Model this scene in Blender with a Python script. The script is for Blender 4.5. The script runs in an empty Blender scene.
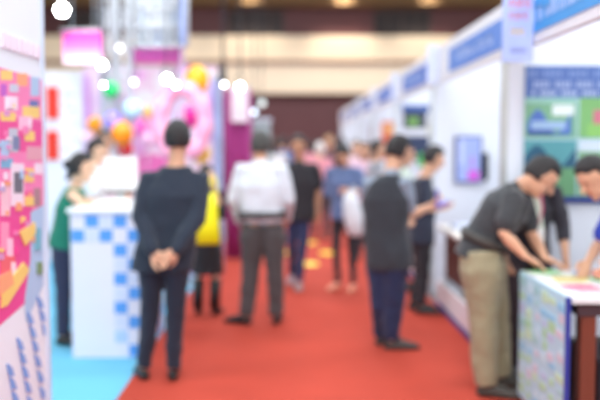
import bpy, bmesh, math, random
from mathutils import Vector, Matrix, noise
random.seed(7)
V = Vector
PI = math.pi
SC = bpy.context.scene
COL = SC.collection

# ------------------------------------------------------------------ camera
F = 820.0
cam_d = bpy.data.cameras.new('camera')
cam = bpy.data.objects.new('camera', cam_d); COL.objects.link(cam)
cam.location = (0, 0, 1.55)
cam.rotation_euler = (PI / 2 - 55 / F, 0, -10 / F)
cam_d.sensor_width = 36; cam_d.lens = 36 * F / 600
cam_d.clip_start = 0.1; cam_d.clip_end = 200
cam_d.dof.use_dof = True
cam_d.dof.focus_distance = 2.4
cam_d.dof.aperture_fstop = 1.2
SC.camera = cam
RM = cam.rotation_euler.to_matrix()
CP = V((0, 0, 1.55))

# ------------------------------------------------------------------ world, light, exposure
w = bpy.data.worlds.new('world'); SC.world = w; w.use_nodes = True
w.node_tree.nodes['Background'].inputs[0].default_value = (0.9, 0.95, 1.0, 1)
w.node_tree.nodes['Background'].inputs[1].default_value = 0.3
SC.view_settings.view_transform = 'Standard'
SC.view_settings.look = 'None'
SC.view_settings.gamma = 1
SC.view_settings.use_curve_mapping = False
SC.view_settings.exposure = 0.18

def area(name, loc, size, energy, color=(1, 1, 1), target=None, sy=None):
    d = bpy.data.lights.new(name, 'AREA'); d.energy = energy; d.color = color
    d.shape = 'RECTANGLE'; d.size = size; d.size_y = sy or size
    o = bpy.data.objects.new(name, d); COL.objects.link(o); o.location = loc
    if target is not None:
        o.rotation_euler = (V(target) - V(loc)).to_track_quat('-Z', 'Y').to_euler()
    return o

def spot(name, loc, target, energy, color, deg, blend=0.8, rad=0.1):
    d = bpy.data.lights.new(name, 'SPOT'); d.energy = energy; d.color = color
    d.spot_size = math.radians(deg); d.spot_blend = blend; d.shadow_soft_size = rad
    o = bpy.data.objects.new(name, d); COL.objects.link(o); o.location = loc
    o.rotation_euler = (V(target) - V(loc)).to_track_quat('-Z', 'Y').to_euler()
    return o

# hall ceiling lights in a grid
for ix in (-7, 0, 7):
    for iy in (-4, 3, 10, 17, 24):
        area('hall_ceiling_light', (ix, iy, 7.7), 4.0, 660 if iy == 24 else 325, (0.90, 0.96, 1.0))
area('fill_light_behind', (0, -7, 5.5), 9, 400, (0.90, 0.96, 1), (0, 8, 0.6), 4)  # unseen fill added so surfaces facing the viewer get light
for y_ in (6.9, 9.9):
    area('booth_fill_light', (2.3, y_, 2.42), .5, 4, (.92, .97, 1), (2.3, y_ + 1.6, 1.3), 1.2)  # unseen fills added to brighten the white partitions
# booth light on the left (pink stand) and wall washers at the far end
spot('stand_light', (-2.2, 7.6, 3.3), (-2.0, 10.4, 1.6), 85, (1, 0.96, 1.0), 95)
spot('stand_light', (-1.2, 7.6, 3.3), (-1.3, 10.4, 1.6), 60, (1, 0.96, 1.0), 95)
spot('counter_light', (-2.2, 5.0, 3.4), (-1.9, 6.9, 1.0), 12, (1, 1, 1.0), 75)

area('collage_fill_light', (0.6, 0.3, 4.6), 1.2, 55, (0.9, 0.96, 1), (-1.2, 3.6, 1.6))  # unseen cool fill added to brighten the collage wall

# ------------------------------------------------------------------ pixel -> world helpers
def ray(px, py):
    return RM @ V(((px - 300) / F, -(py - 200) / F, -1))
def aY(px, py, Y):
    d = ray(px, py); return CP + d * (Y / d.y)
def aX(px, py, X):
    d = ray(px, py); return CP + d * (X / d.x)
def aZ(px, py, Z=0.0):
    d = ray(px, py); return CP + d * ((Z - 1.55) / d.z)

# ------------------------------------------------------------------ materials
MC = {}
def mat(name, c, rough=0.6, var=0.06, scale=8.0, bump=0.0, metal=0.0, emit=0.0, weave=False, trans=0.0, sheen=0.0):
    if name in MC: return MC[name]
    m = bpy.data.materials.new(name); m.use_nodes = True
    nt = m.node_tree; b = nt.nodes['Principled BSDF']
    tc = nt.nodes.new('ShaderNodeTexCoord')
    nz = nt.nodes.new('ShaderNodeTexNoise'); nz.inputs['Scale'].default_value = scale; nz.inputs['Detail'].default_value = 4
    nt.links.new(tc.outputs['Object'], nz.inputs['Vector'])
    mx = nt.nodes.new('ShaderNodeMix'); mx.data_type = 'RGBA'
    lo = [max(0, x * (1 - var)) for x in c]; hi = [min(1, x * (1 + var)) for x in c]
    mx.inputs[6].default_value = (*lo, 1); mx.inputs[7].default_value = (*hi, 1)
    nt.links.new(nz.outputs['Fac'], mx.inputs[0]); nt.links.new(mx.outputs[2], b.inputs['Base Color'])
    b.inputs['Roughness'].default_value = rough; b.inputs['Metallic'].default_value = metal
    if trans: b.inputs['Transmission Weight'].default_value = trans
    if sheen: b.inputs['Sheen Weight'].default_value = sheen
    if emit:
        b.inputs['Emission Color'].default_value = (*c, 1); b.inputs['Emission Strength'].default_value = emit
    if bump:
        bp = nt.nodes.new('ShaderNodeBump'); bp.inputs['Strength'].default_value = bump; bp.inputs['Distance'].default_value = 0.01
        n2 = nt.nodes.new('ShaderNodeTexNoise'); n2.inputs['Scale'].default_value = scale * 6 if not weave else 260
        nt.links.new(tc.outputs['Object'], n2.inputs['Vector'])
        nt.links.new(n2.outputs['Fac'], bp.inputs['Height']); nt.links.new(bp.outputs['Normal'], b.inputs['Normal'])
    MC[name] = m
    return m
def srgb(r, g, b):
    f = lambda x: ((x / 255 + 0.055) / 1.055) ** 2.4 if x > 10 else x / 255 / 12.92
    return (f(r), f(g), f(b))
def cm(r, g, b, **k):      # plain surface of an sRGB colour
    return mat('colour_%d_%d_%d' % (r, g, b), srgb(r, g, b), **k)
def cloth(r, g, b):
    return mat('cloth_%d_%d_%d' % (r, g, b), srgb(r, g, b), rough=0.9, var=0.12, scale=14, bump=0.25, sheen=0.15)

M_WHITE = mat('white_laminate', srgb(236, 238, 244), 0.45, 0.02)
M_ALU = mat('brushed_aluminium', srgb(205, 212, 214), 0.35, 0.05, metal=0.6)
M_STEEL = mat('truss_metal', srgb(204, 212, 218), 0.4, 0.08)
M_DARK = mat('black_housing', srgb(38, 44, 54), 0.5, 0.1)
M_WOOD = mat('red_brown_wood', srgb(120, 52, 34), 0.5, 0.25, scale=5)
M_PAPER = mat('paper', srgb(240, 240, 238), 0.7, 0.02)
M_SHOE = mat('black_leather', srgb(30, 29, 31), 0.4, 0.1)
M_LAMP = mat('lamp_lens', (1, 0.98, 0.96), emit=45.0)

# ------------------------------------------------------------------ mesh helpers
class MB:
    def __init__(s): s.bm = bmesh.new(); s.mats = []
    def mi(s, m):
        if m is None: return 0
        if m not in s.mats: s.mats.append(m)
        return s.mats.index(m)
    def hexa(s, p, m=None):
        vs = [s.bm.verts.new(q) for q in p]; i = s.mi(m)
        for f in ((0, 3, 2, 1), (4, 5, 6, 7), (0, 1, 5, 4), (1, 2, 6, 5), (2, 3, 7, 6), (3, 0, 4, 7)):
            fc = s.bm.faces.new([vs[k] for k in f]); fc.material_index = i
    def box(s, a, b, m=None):
        x0, y0, z0 = [min(a[k], b[k]) for k in range(3)]; x1, y1, z1 = [max(a[k], b[k]) for k in range(3)]
        s.hexa([(x0, y0, z0), (x1, y0, z0), (x1, y1, z0), (x0, y1, z0), (x0, y0, z1), (x1, y0, z1), (x1, y1, z1), (x0, y1, z1)], m)
    def rings(s, rs, m=None, smooth=True, cap=True):
        i = s.mi(m); L = [[s.bm.verts.new(q) for q in r] for r in rs]; n = len(L[0])
        for a, b in zip(L, L[1:]):
            for k in range(n):
                f = s.bm.faces.new([a[k], a[(k + 1) % n], b[(k + 1) % n], b[k]]); f.material_index = i; f.smooth = smooth
        if cap:
            for r, rev in ((L[0], True), (L[-1], False)):
                f = s.bm.faces.new(r[::-1] if rev else r); f.material_index = i
    def tube(s, pts, rad, m=None, n=12, round_ends=True):
        pts = [V(p) for p in pts]
        if isinstance(rad, (int, float)): rad = [rad] * len(pts)
        P, R = list(pts), list(rad)
        if round_ends:
            d0 = (P[0] - P[1]).normalized(); d1 = (P[-1] - P[-2]).normalized()
            P = [P[0] + d0 * R[0] * .9, P[0] + d0 * R[0] * .55] + P + [P[-1] + d1 * R[-1] * .55, P[-1] + d1 * R[-1] * .9]
            R = [R[0] * .35, R[0] * .82] + R + [R[-1] * .82, R[-1] * .35]
        rs = []; ref = None
        for k, p in enumerate(P):
            t = (P[min(k + 1, len(P) - 1)] - P[max(k - 1, 0)]).normalized()
            if ref is None: ref = t.orthogonal().normalized()
            u = (ref - t * ref.dot(t)).normalized(); ref = u; v = t.cross(u)
            rs.append([p + (u * math.cos(a) + v * math.sin(a)) * R[k] for a in [2 * PI * j / n for j in range(n)]])
        s.rings(rs, m)
    def ell(s, c, ax, m=None, nu=18, nv=12, fn=None):
        c = V(c); X, Y, Z = ax; rs = []
        for j in range(1, nv):
            th = PI * j / nv
            rs.append([])
            for k in range(nu):
                a = 2 * PI * k / nu
                d = V((math.sin(th) * math.cos(a), math.sin(th) * math.sin(a), -math.cos(th)))
                sc = fn(d) if fn else 1
                rs[-1].append(c + (X * d.x + Y * d.y + Z * d.z) * sc)
        s.rings(rs, m)
    def poly(s, pts, nrm, t, m):       # a flat polygon given a thickness t along nrm
        pts = [V(p) for p in pts]; n = V(nrm).normalized(); i = s.mi(m)
        area_n = V((0, 0, 0))
        for a, b in zip(pts, pts[1:] + pts[:1]): area_n += a.cross(b)
        if area_n.dot(n) < 0: pts = pts[::-1]
        lo = [s.bm.verts.new(p) for p in pts]; hi = [s.bm.verts.new(p + n * t) for p in pts]
        k = len(pts)
        fs = [s.bm.faces.new(lo[::-1]), s.bm.faces.new(hi)] + [s.bm.faces.new([lo[j], lo[(j + 1) % k], hi[(j + 1) % k], hi[j]]) for j in range(k)]
        for f in fs: f.material_index = i
    def build(s, name, m=None, parent=None, bevel=0, loc=None):
        me = bpy.data.meshes.new(name); s.bm.normal_update()
        if loc is not None: bmesh.ops.translate(s.bm, vec=-V(loc), verts=s.bm.verts)
        s.bm.to_mesh(me); s.bm.free()
        for q in (s.mats or [m]): me.materials.append(q)
        o = bpy.data.objects.new(name, me); COL.objects.link(o)
        if loc is not None: o.location = loc
        if parent is not None:
            o.parent = parent; o.matrix_parent_inverse = Matrix.Translation(-parent.location)
            if loc is not None: pass
        if bevel:
            b = o.modifiers.new('bevel', 'BEVEL'); b.width = bevel; b.segments = 2; b.limit_method = 'ANGLE'
        return o

def tag(o, label, cat, group=None, kind=None):
    o['label'] = label; o['category'] = cat
    if group: o['group'] = group
    if kind: o['kind'] = kind
    return o
def thing(name, label, cat, loc, group=None):
    o = bpy.data.objects.new(name, None); COL.objects.link(o); o.location = V(loc); o.empty_display_size = 0.1
    return tag(o, label, cat, group)
def struct(o):
    o['kind'] = 'structure'; return o
def bx(name, a, b, m, parent=None, bevel=0):
    q = MB(); q.box(a, b, m); return q.build(name, m, parent, bevel)

# ------------------------------------------------------------------ hall shell
M_RED = mat('red_carpet', srgb(182, 60, 40), 0.95, 0.14, scale=2.5, bump=0.5)
M_BLUEC = mat('blue_carpet', srgb(104, 184, 216), 0.95, 0.06, scale=3, bump=0.4)
M_GREYC = mat('grey_floor', srgb(120, 116, 118), 0.7, 0.1, scale=2)
M_MAROON = mat('maroon_wood_panelling', srgb(88, 46, 50), 0.6, 0.12, scale=1.5)
M_BEIGE = mat('beige_plaster', srgb(232, 214, 190), 0.8, 0.03, scale=1)
M_CEIL = mat('ceiling_tiles', srgb(120, 96, 80), 0.8, 0.05, scale=2)
HX0, HX1, HY0, HY1, HZ = -16, 14, -9, 32, 8.0
struct(bx('floor', (HX0, HY0, -0.2), (HX1, HY1, -0.012), M_GREYC))
struct(bx('floor_aisle_carpet', (-1.06, HY0 + .5, -0.012), (1.42, HY1 - .4, 0.0), M_RED))
struct(bx('floor_stand_carpet_left', (-6.5, 0.5, -0.012), (-1.062, 11.4, 0.0), M_BLUEC))
struct(bx('floor_stand_carpet_right', (1.422, 0.5, -0.012), (4.6, 24, 0.0), M_GREYC))
struct(bx('ceiling', (HX0, HY0, HZ), (HX1, HY1, HZ + .2), M_CEIL))
struct(bx('wall_left', (HX0 - .2, HY0, -0.2), (HX0, HY1, HZ), M_BEIGE))
struct(bx('wall_right', (HX1, HY0, -0.2), (HX1 + .2, HY1, HZ), M_BEIGE))
struct(bx('wall_front', (HX0, HY0 - .2, -0.2), (HX1, HY0, HZ), M_BEIGE))
def zb(y): return aY(345, y, HY1).z
struct(bx('wall_back', (HX0, HY1, -0.2), (HX1, HY1 + .2, HZ), M_MAROON))
q = MB()   # vertical joints of the dark panelling under the gallery
for i in range(24):
    x = HX0 + .6 + i * 1.25
    q.box((x, HY1 - .03, 0), (x + .05, HY1 - .002, zb(96)), M_MAROON)
struct(q.build('trim_panel_battens', M_MAROON))
struct(bx('trim_lower_band', (HX0, HY1 - .5, zb(94)), (HX1, HY1, zb(66)), M_BEIGE))
struct(bx('trim_brown_ledge', (HX0, HY1 - .58, zb(66)), (HX1, HY1, zb(61.5)), mat('brown_ledge', srgb(140, 104, 88), 0.6)))
struct(bx('trim_upper_band', (HX0, HY1 - .5, zb(61.5)), (HX1, HY1, zb(37.5)), mat('cream_plaster', srgb(238, 218, 190), 0.8, 0.03, scale=1)))
struct(bx('trim_top_soffit', (HX0, HY1 - .9, zb(7)), (HX1, HY1, HZ), mat('ochre_soffit', srgb(128, 100, 66), 0.7)))
for n, (a, b) in enumerate([(66, 102), (228, 283), (374, 430)]):
    p0 = aY(a, 35.5, HY1 - .06); p1 = aY(b, 11, HY1 - .06)
    q = MB(); q.box((p0.x, HY1 - .06, p0.z), (p1.x, HY1 - .004, p1.z), mat('dark_glass', srgb(34, 22, 24), 0.6))
    o = struct(q.build('window_%d' % (n + 1)))
    q = MB()
    for k in range(5):
        x = p0.x + (p1.x - p0.x) * k / 4
        q.box((x - .03, HY1 - .1, p0.z), (x + .03, HY1 - .06, p1.z))
    q.box((p0.x, HY1 - .1, p0.z - .04), (p1.x, HY1 - .06, p0.z + .03))
    q.box((p0.x, HY1 - .1, p1.z - .03), (p1.x, HY1 - .06, p1.z + .04))
    q.build('window_frame', mat('dark_frame', srgb(70, 48, 44), 0.5), o)
for px in (150, 250, 345, 432, 520):     # warm wall washers
    p = aY(px, 8, HY1 - 1.6)
    t = thing('wall_washer', {150: 'warm wall washer lamp furthest left under the hall ceiling', 250: 'warm wall washer lamp above the left dark gallery window',
                              345: 'warm wall washer lamp between the two dark gallery windows', 432: 'warm wall washer lamp above the right dark gallery window',
                              520: 'warm wall washer lamp furthest right under the hall ceiling'}[px], 'lamp', (p.x, HY1 - 1.5, 7.6))
    q = MB(); q.tube([(p.x, HY1 - 1.5, 8.0), (p.x, HY1 - 1.5, 7.62)], 0.02); q.build('stem', M_DARK, t)
    q = MB(); q.box((p.x - .35, HY1 - 1.65, 7.5), (p.x + .35, HY1 - 1.35, 7.62)); q.build('housing', M_DARK, t, .01)
    spot('washer_light', (p.x, HY1 - 1.5, 7.45), (p.x, HY1 - .5, 5.6), 420 if px == 345 else 230, (1, .88, .72), 80)

# flat yellow discs on the aisle carpet
for i, (px, py, w_) in enumerate([(310, 264, 'nearest of the four, pointing at the walking man'), (290, 253, 'on the left between the two standing men'),
                                  (327, 253, 'on the right beside the walking woman'), (310, 243, 'furthest down the aisle of the four')]):
    p = aZ(px, py); q = MB()
    r = .12
    q.rings([[p + V((math.cos(a) * r, math.sin(a) * r * 1.6, z)) for a in [2 * PI * k / 24 for k in range(24)]] for z in (0.0005, .003)], cm(255, 214, 60))
    o = q.build('floor_disc', None, None, loc=(p.x, p.y, 0)); tag(o, 'yellow sticker on red aisle carpet, ' + w_, 'disc', 'yellow discs on the aisle carpet')

# ------------------------------------------------------------------ right-hand row of shell-scheme booths
BX = 1.45
PY = [5.6, 8.4, 11.4, 14.4, 17.4, 20.4, 23.4]
ORD = ['first', 'second', 'third', 'fourth', 'fifth', 'sixth', 'seventh']
M_PART = mat('booth_panel_white', srgb(228, 234, 246), 0.5, 0.015)
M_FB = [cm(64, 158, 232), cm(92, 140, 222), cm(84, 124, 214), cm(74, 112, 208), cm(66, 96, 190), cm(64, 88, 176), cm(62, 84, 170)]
for i, y in enumerate(PY):
    t = thing('booth_partition', 'white booth partition wall, %s from the front in the right-hand row' % ORD[i], 'partition', (BX + 1.5, y, 0), 'white partitions of the right-hand booths')
    for k in range(3):
        bx('panel', (BX + k + .03, y - .02, .04), (BX + k + .99, y + .02, 2.42), M_PART, t)
        bx('post', (BX + k - .01, y - .03, 0), (BX + k + .03, y + .03, 2.48), M_ALU, t, .004)
    bx('top_rail', (BX + .03, y - .025, 2.42), (BX + 3, y + .025, 2.47), M_ALU, t)
    # fascia board running along the aisle, towards the viewer from this partition
    y0 = y - 2.96 if i else 2.4
    t = thing('fascia_board', 'blue fascia board with white frame, %s from the front above the right-hand booths' % ORD[i], 'sign', (BX, (y0 + y) / 2, 2.14), 'blue fascia boards of the right-hand booths')
    bx('frame', (BX - .02, y0, 2.14), (BX + .02, y - .035, 2.49), M_WHITE, t, .004)
    ye = y0 + .12 if i else y0
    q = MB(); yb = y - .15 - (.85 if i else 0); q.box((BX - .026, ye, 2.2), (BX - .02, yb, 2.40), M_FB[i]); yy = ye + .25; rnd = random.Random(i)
    mt = cm(176, 200, 242)
    while yy < yb - .35:      # pale lettering too blurred to read
        w_ = rnd.uniform(.05, .09); h_ = rnd.choice([.06, .08, .1])
        q.box((BX - .030, yy, 2.26), (BX - .026, yy + .015, 2.26 + h_), mt); q.box((BX - .030, yy + w_ - .02, 2.26), (BX - .026, yy + w_, 2.26 + h_), mt)
        q.box((BX - .030, yy, 2.26 + h_ - .015), (BX - .026, yy + w_, 2.26 + h_), mt)
        yy += w_ + rnd.choice([.03, .03, .03, .08])
    q.build('blue_panel', None, t)
    # white skirting board at the aisle side
    y1 = y - .05; ys = y0 if i else 5.42
    if i:
        t = thing('low_kick_board', 'low white kick board on blue strip, %s along the foot of the right-hand booths' % ORD[i - 1], 'board', (BX, (ys + y1) / 2, 0), 'kick boards along the aisle')
        bx('board', (BX - .03, ys + .1, .05), (BX + .0, y1 - (.5 if i == 1 else .1), .26), M_WHITE, t, .004)
        bx('strip', (BX - .035, ys + .1, .0), (BX + .005, y1 - (.5 if i == 1 else .1), .05), cm(40, 66, 150), t)
t = thing('booth_back_wall', 'long white back wall closing the right-hand booths', 'partition', (BX + 3.1, 12, 0))
for k in range(21):
    bx('panel', (BX + 3.02, 2.4 + k, .04), (BX + 3.06, 3.36 + k, 2.42), M_PART, t)

# projecting sign on the first post
p0 = aY(502, 62, 4.85); p1 = aY(533, -6, 4.85)
t = thing('projecting_sign', 'pale lilac projecting sign with red and yellow lines on front booth post', 'sign', (p0.x, 4.85, p0.z))
q = MB(); q.box((p0.x, 4.83, p0.z), (p1.x, 4.86, p1.z), cm(178, 196, 244))
def glyphs(q, x0, x1, z, h, y, m, th=.003, n=5, sgn=-1):
    w_ = (x1 - x0) / n
    for k in range(n):
        a = x0 + k * w_ + w_ * .12; b = a + w_ * .7
        q.box((a, y, z), (a + w_ * .2, y + sgn * th, z + h), m); q.box((a, y, z + h * .8), (b, y + sgn * th, z + h), m)
        if k % 2: q.box((b - w_ * .2, y, z), (b, y + sgn * th, z + h), m)
        else: q.box((a, y, z + h * .38), (b, y + sgn * th, z + h * .55), m)
W_ = p1.x - p0.x
glyphs(q, p0.x + .03, p1.x - .02, p0.z + .31, .05, 4.83, cm(236, 120, 150), n=4)
glyphs(q, p0.x + .03, p1.x - .03, p0.z + .24, .045, 4.83, cm(226, 140, 170), n=4)
glyphs(q, p0.x + .04, p1.x - .05, p0.z + .15, .045, 4.83, cm(240, 214, 150), n=4)
glyphs(q, p0.x + .04, p1.x - .04, p0.z + .05, .03, 4.83, cm(150, 160, 224), n=6)
q.build('board', None, t)
bx('bracket', (p1.x - .1, 4.86, 2.3), (BX - .02, 4.88, 2.33), M_ALU, t)
for k, (y, x0_, x1_, ya, yb) in enumerate([(7.9, 427, 442, 45, 84), (10.9, 391, 401, 73, 102), (13.9, 371, 376, 88, 112), (16.9, 357, 360, 98, 119)]):
    p0 = aY(x0_, yb, y); p1 = aY(x1_, ya, y); x1 = BX - .03
    t = thing('projecting_sign', 'plain pale projecting sign, %s back along the right-hand booth fascia' % ORD[k + 1], 'sign', (p0.x, y, p0.z), 'pale projecting signs')
    bx('board', (p0.x, y - .015, p0.z), (x1, y + .015, p1.z), cm(214, 224, 248), t, .004)
    bx('bracket', (x1 - .06, y + .015, p0.z + .1), (BX - .02, y + .035, p0.z + .13), M_ALU, t)

# generic picture boards: base rectangle on a y-plane with coloured patches given in photo fractions
def board_y(name, label, cat, x0, x1, z0, z1, y, base, patches, group=None, th=.012, parent=None):
    q = MB(); q.box((x0, y - th, z0), (x1, y, z1), base)
    for k_, (a, b, c, d, m) in enumerate(patches):   # left, top, right, bottom fractions
        e = .001 + k_ * .0004
        X = lambda f: x0 + (x1 - x0) * f
        Z = lambda f: z1 - (z1 - z0) * f
        if isinstance(m, tuple) and m[0] == 'text':
            n = m[2]; wd = (X(c) - X(a)) / n
            for k in range(n):
                if (k * 7 + n) % 5 == 0: continue
                q.box((X(a) + k * wd, y - th - e, Z(d)), (X(a) + k * wd + wd * .65, y - th, Z(b)), m[1])
        elif isinstance(m, tuple) and m[0] == 'hill':
            xs = [a + (c - a) * k / 8 for k in range(9)]
            pts = [V((X(x), y - th - e + .0008, Z(b + (d - b) * (.5 + .45 * math.sin(3 + k * .9))))) for k, x in enumerate(xs)]
            pts += [V((X(c), y - th - e + .0008, Z(d))), V((X(a), y - th - e + .0008, Z(d)))]
            q.poly(pts, (0, -1, 0), .0008, m[1])
        else:
            q.box((X(a), y - th - e, Z(d)), (X(c), y - th, Z(b)), m)
    o = q.build(name, None, parent)
    if label: tag(o, label, cat, group)
    return o

# big poster on the front partition
pa = aY(525, 66, 5.57); pb = aY(525, 203, 5.57)
GR, GR2, SKYB, NAVY, TEAL = cm(128, 176, 138), cm(104, 158, 116), cm(150, 190, 226), cm(48, 78, 158), cm(60, 120, 140)
board_y('landscape_poster', 'large poster of green landscapes under a navy heading on front booth wall', 'poster', pa.x, 2.52, pb.z, pa.z, 5.57, cm(170, 206, 214), [
    (0, 0, 1, .23, cm(84, 114, 180)), (.02, .03, .98, .08, ('text', cm(120, 146, 200), 26)), (.03, .11, .97, .16, ('text', cm(160, 178, 216), 30)), (.05, .18, .6, .215, ('text', cm(180, 196, 226), 18)),
    (.0, .23, .38, .52, cm(124, 178, 144)), (.0, .23, .38, .27, cm(150, 200, 190)), (.20, .28, .36, .36, cm(226, 238, 240)), (.02, .30, .34, .50, ('hill', cm(84, 120, 196))), (.05, .40, .3, .46, cm(160, 192, 228)), (.02, .47, .2, .5, cm(60, 88, 160)),
    (.40, .23, .62, .52, cm(126, 184, 116)), (.5, .32, .72, .42, cm(206, 120, 140)), (.46, .42, .7, .52, cm(140, 200, 110)), (.74, .23, 1, .52, SKYB), (.74, .36, 1, .52, ('hill', GR)),
    (0, .54, .38, .82, cm(90, 160, 170)), (0, .56, .38, .74, ('hill', cm(40, 92, 122))), (0, .74, .38, .95, GR2),
    (.40, .54, .7, .62, cm(206, 222, 236)), (.40, .62, .7, .95, GR), (.44, .66, .66, .76, ('hill', cm(60, 118, 66))), (.48, .78, .56, .9, cm(220, 224, 190)),
    (.72, .54, 1, .95, cm(130, 190, 210)), (.72, .68, 1, .95, ('hill', GR2)), (0, .95, 1, 1, cm(40, 60, 130))])

# wall screen on the second partition
pa = aY(455, 136, 8.36); pb = aY(481, 183, 8.36)
t = thing('wall_screen', 'small upright screen with blue and magenta picture on white booth wall', 'screen', (pa.x, 8.36, pb.z))
bx('frame', (pa.x, 8.33, pb.z), (pb.x, 8.38, pa.z), mat('grey_blue_frame', srgb(92, 104, 150), .4), t, .006)
q = MB(); q.box((pa.x + .02, 8.326, pb.z + .02), (pb.x - .02, 8.33, pa.z - .02), mat('screen_blue', srgb(150, 166, 222), .3, emit=.25))
q.box((pa.x + .13, 8.323, pb.z + .03), (pb.x - .03, 8.326, pb.z + .13), mat('screen_magenta', srgb(196, 84, 200), .3, emit=.25))
q.box((pa.x + .05, 8.323, pb.z + .2), (pa.x + .08, 8.326, pa.z - .04), mat('screen_pale', srgb(196, 206, 240), .3, emit=.25))
q.box((pa.x + .16, 8.323, pb.z + .15), (pa.x + .19, 8.326, pb.z + .27), mat('screen_violet', srgb(176, 120, 214), .3, emit=.25))
q.build('display', None, t)
p = aY(486, 163, 8.3)
t = thing('wall_telephone', 'small black handset hanging beside the upright wall screen', 'telephone', (p.x, 8.37, p.z))
bx('cradle', (p.x - .035, 8.33, p.z - .12), (p.x + .035, 8.38, p.z + .1), M_DARK, t, .01)
q = MB(); q.tube([(p.x, 8.31, p.z + .08), (p.x, 8.29, p.z), (p.x, 8.31, p.z - .16)], [.028, .018, .028]); q.build('handset', M_DARK, t)

# white counter table of the second booth
t = thing('white_booth_table', 'long white topped table with brown front in the second booth', 'table', (1.75, 7.1, 0))
bx('table_top', (1.42, 6.3, .74), (2.0, 7.9, .78), mat('white_cloth_top', srgb(240, 236, 230), .7), t, .008)
bx('front_panel', (1.5, 6.35, .28), (1.53, 7.85, .74), mat('brown_panel', srgb(98, 60, 52), .6), t)
for a in (1.5, 1.93):
    for b in (6.36, 7.8): bx('leg', (a, b, 0), (a + .04, b + .04, .74), M_ALU, t)
rn = random.Random(3)
for k, nm in enumerate(['nearest the leaning man', 'in the middle of the row', 'at the far end']):
    y = 6.45 + k * .45
    o = bx('leaflet_stack', (1.5, y, .78), (1.72, y + .3, .80 + k * .012), [M_PAPER, cm(226, 218, 206), cm(206, 214, 236)][k]); tag(o, 'low stack of leaflets on long white table, ' + nm, 'papers', 'leaflets on the white table')

# poster boards further down
board_y('product_poster', 'dark and green product poster on the third booth partition', 'poster', 1.55, 2.3, 1.25, 2.1, 11.37, cm(226, 230, 240),
        [(0, 0, .5, .12, cm(60, 96, 170)), (.02, .1, .45, .38, cm(58, 66, 84)), (.1, .2, .3, .34, cm(120, 170, 90)), (.45, .3, .7, .5, cm(214, 214, 206)), (.02, .5, .5, .9, cm(52, 66, 100)), (.3, .78, .62, 1, cm(80, 184, 100)), (.55, .05, .95, .4, cm(150, 190, 220)), (.6, .55, .95, .95, cm(120, 150, 200))])
board_y('orange_poster', 'orange and yellow poster on the fourth booth partition', 'poster', 1.6, 1.95, 1.3, 1.95, 14.37, cm(232, 120, 84),
        [(.1, .08, .9, .3, cm(240, 180, 120)), (.2, .4, .6, .85, cm(200, 70, 60)), (.65, .2, .9, .95, cm(240, 214, 110))])
board_y('tower_poster', 'white and blue poster on the fourth booth partition right of the orange one', 'poster', 2.05, 2.7, 1.2, 2.0, 14.37, cm(200, 214, 240), [(.1, .1, .9, .3, cm(84, 124, 214)), (.1, .4, .5, .9, cm(120, 150, 190))])
board_y('portrait_poster', 'brown and violet poster on the fifth booth partition', 'poster', 1.7, 2.4, 1.2, 2.0, 17.37, cm(150, 120, 130), [(.1, .1, .5, .6, cm(220, 200, 190)), (.55, .3, .95, .9, cm(120, 100, 190))])

# ------------------------------------------------------------------ front right table with banner and leaflets
TX0, TX1, TY0, TY1 = 1.39, 2.06, 3.98, 4.84
t = thing('display_table', 'red-brown wooden table with white top at the right edge', 'table', (1.77, 4.45, 0))
bx('table_top', (TX0, TY0, .765), (TX1, TY1, .80), mat('pale_table_top', srgb(226, 222, 226), .5), t, .006)
bx('apron', (TX0 + .04, TY0 + .03, .70), (TX1 - .04, TY1 - .03, .765), mat('dark_apron', srgb(70, 44, 52), .6), t)
for a in (TX0 + .06, TX1 - .14):
    for b in (TY0 + .04, TY1 - .12): bx('leg', (a, b, 0), (a + .08, b + .08, .70), M_WOOD, t, .006)
t = thing('hanging_banner', 'pale blue and green banner with dark blue edge hanging from the front table', 'banner', (TX0 - .02, 4.45, .0))
q = MB(); XB = TX0 - .018
q.box((XB - .006, TY0 + .0, .06), (XB + .006, TY1 - .02, .80), cm(176, 214, 230))
rn = random.Random(11)
pal = [cm(166, 212, 170), cm(196, 224, 236), cm(140, 196, 226), cm(172, 214, 170), cm(206, 200, 216), cm(156, 204, 208), cm(190, 222, 190), cm(180, 196, 226)]
for r in range(10):
    for c in range(6):
        y0 = TY0 + .04 + c * .135 + rn.uniform(-.01, .02); z0 = .09 + r * .069 + rn.uniform(-.02, .02)
        q.box((XB - .0085 - (r + c) * .0001, y0, z0), (XB - .006, y0 + rn.uniform(.05, .125), z0 + rn.uniform(.03, .062)), pal[rn.randrange(8)])
q.build('print', None, t)
bx('edge_strip', (XB - .012, TY0 - .012, .04), (XB + .008, TY0 + .012, .80), cm(44, 52, 150), t)
t = thing('shade_infill', 'added dark shade carton standing beneath the front table', 'box', (1.85, 4.5, 0))
bx('infill', (1.62, 4.2, 0), (2.0, 4.75, .42), cm(56, 46, 56), t, .01)  # dark box added to imitate the shade under the table
bx('infill_strip', (1.79, 4.195, .0), (1.84, 4.755, .424), cm(120, 96, 80), t)

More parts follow.
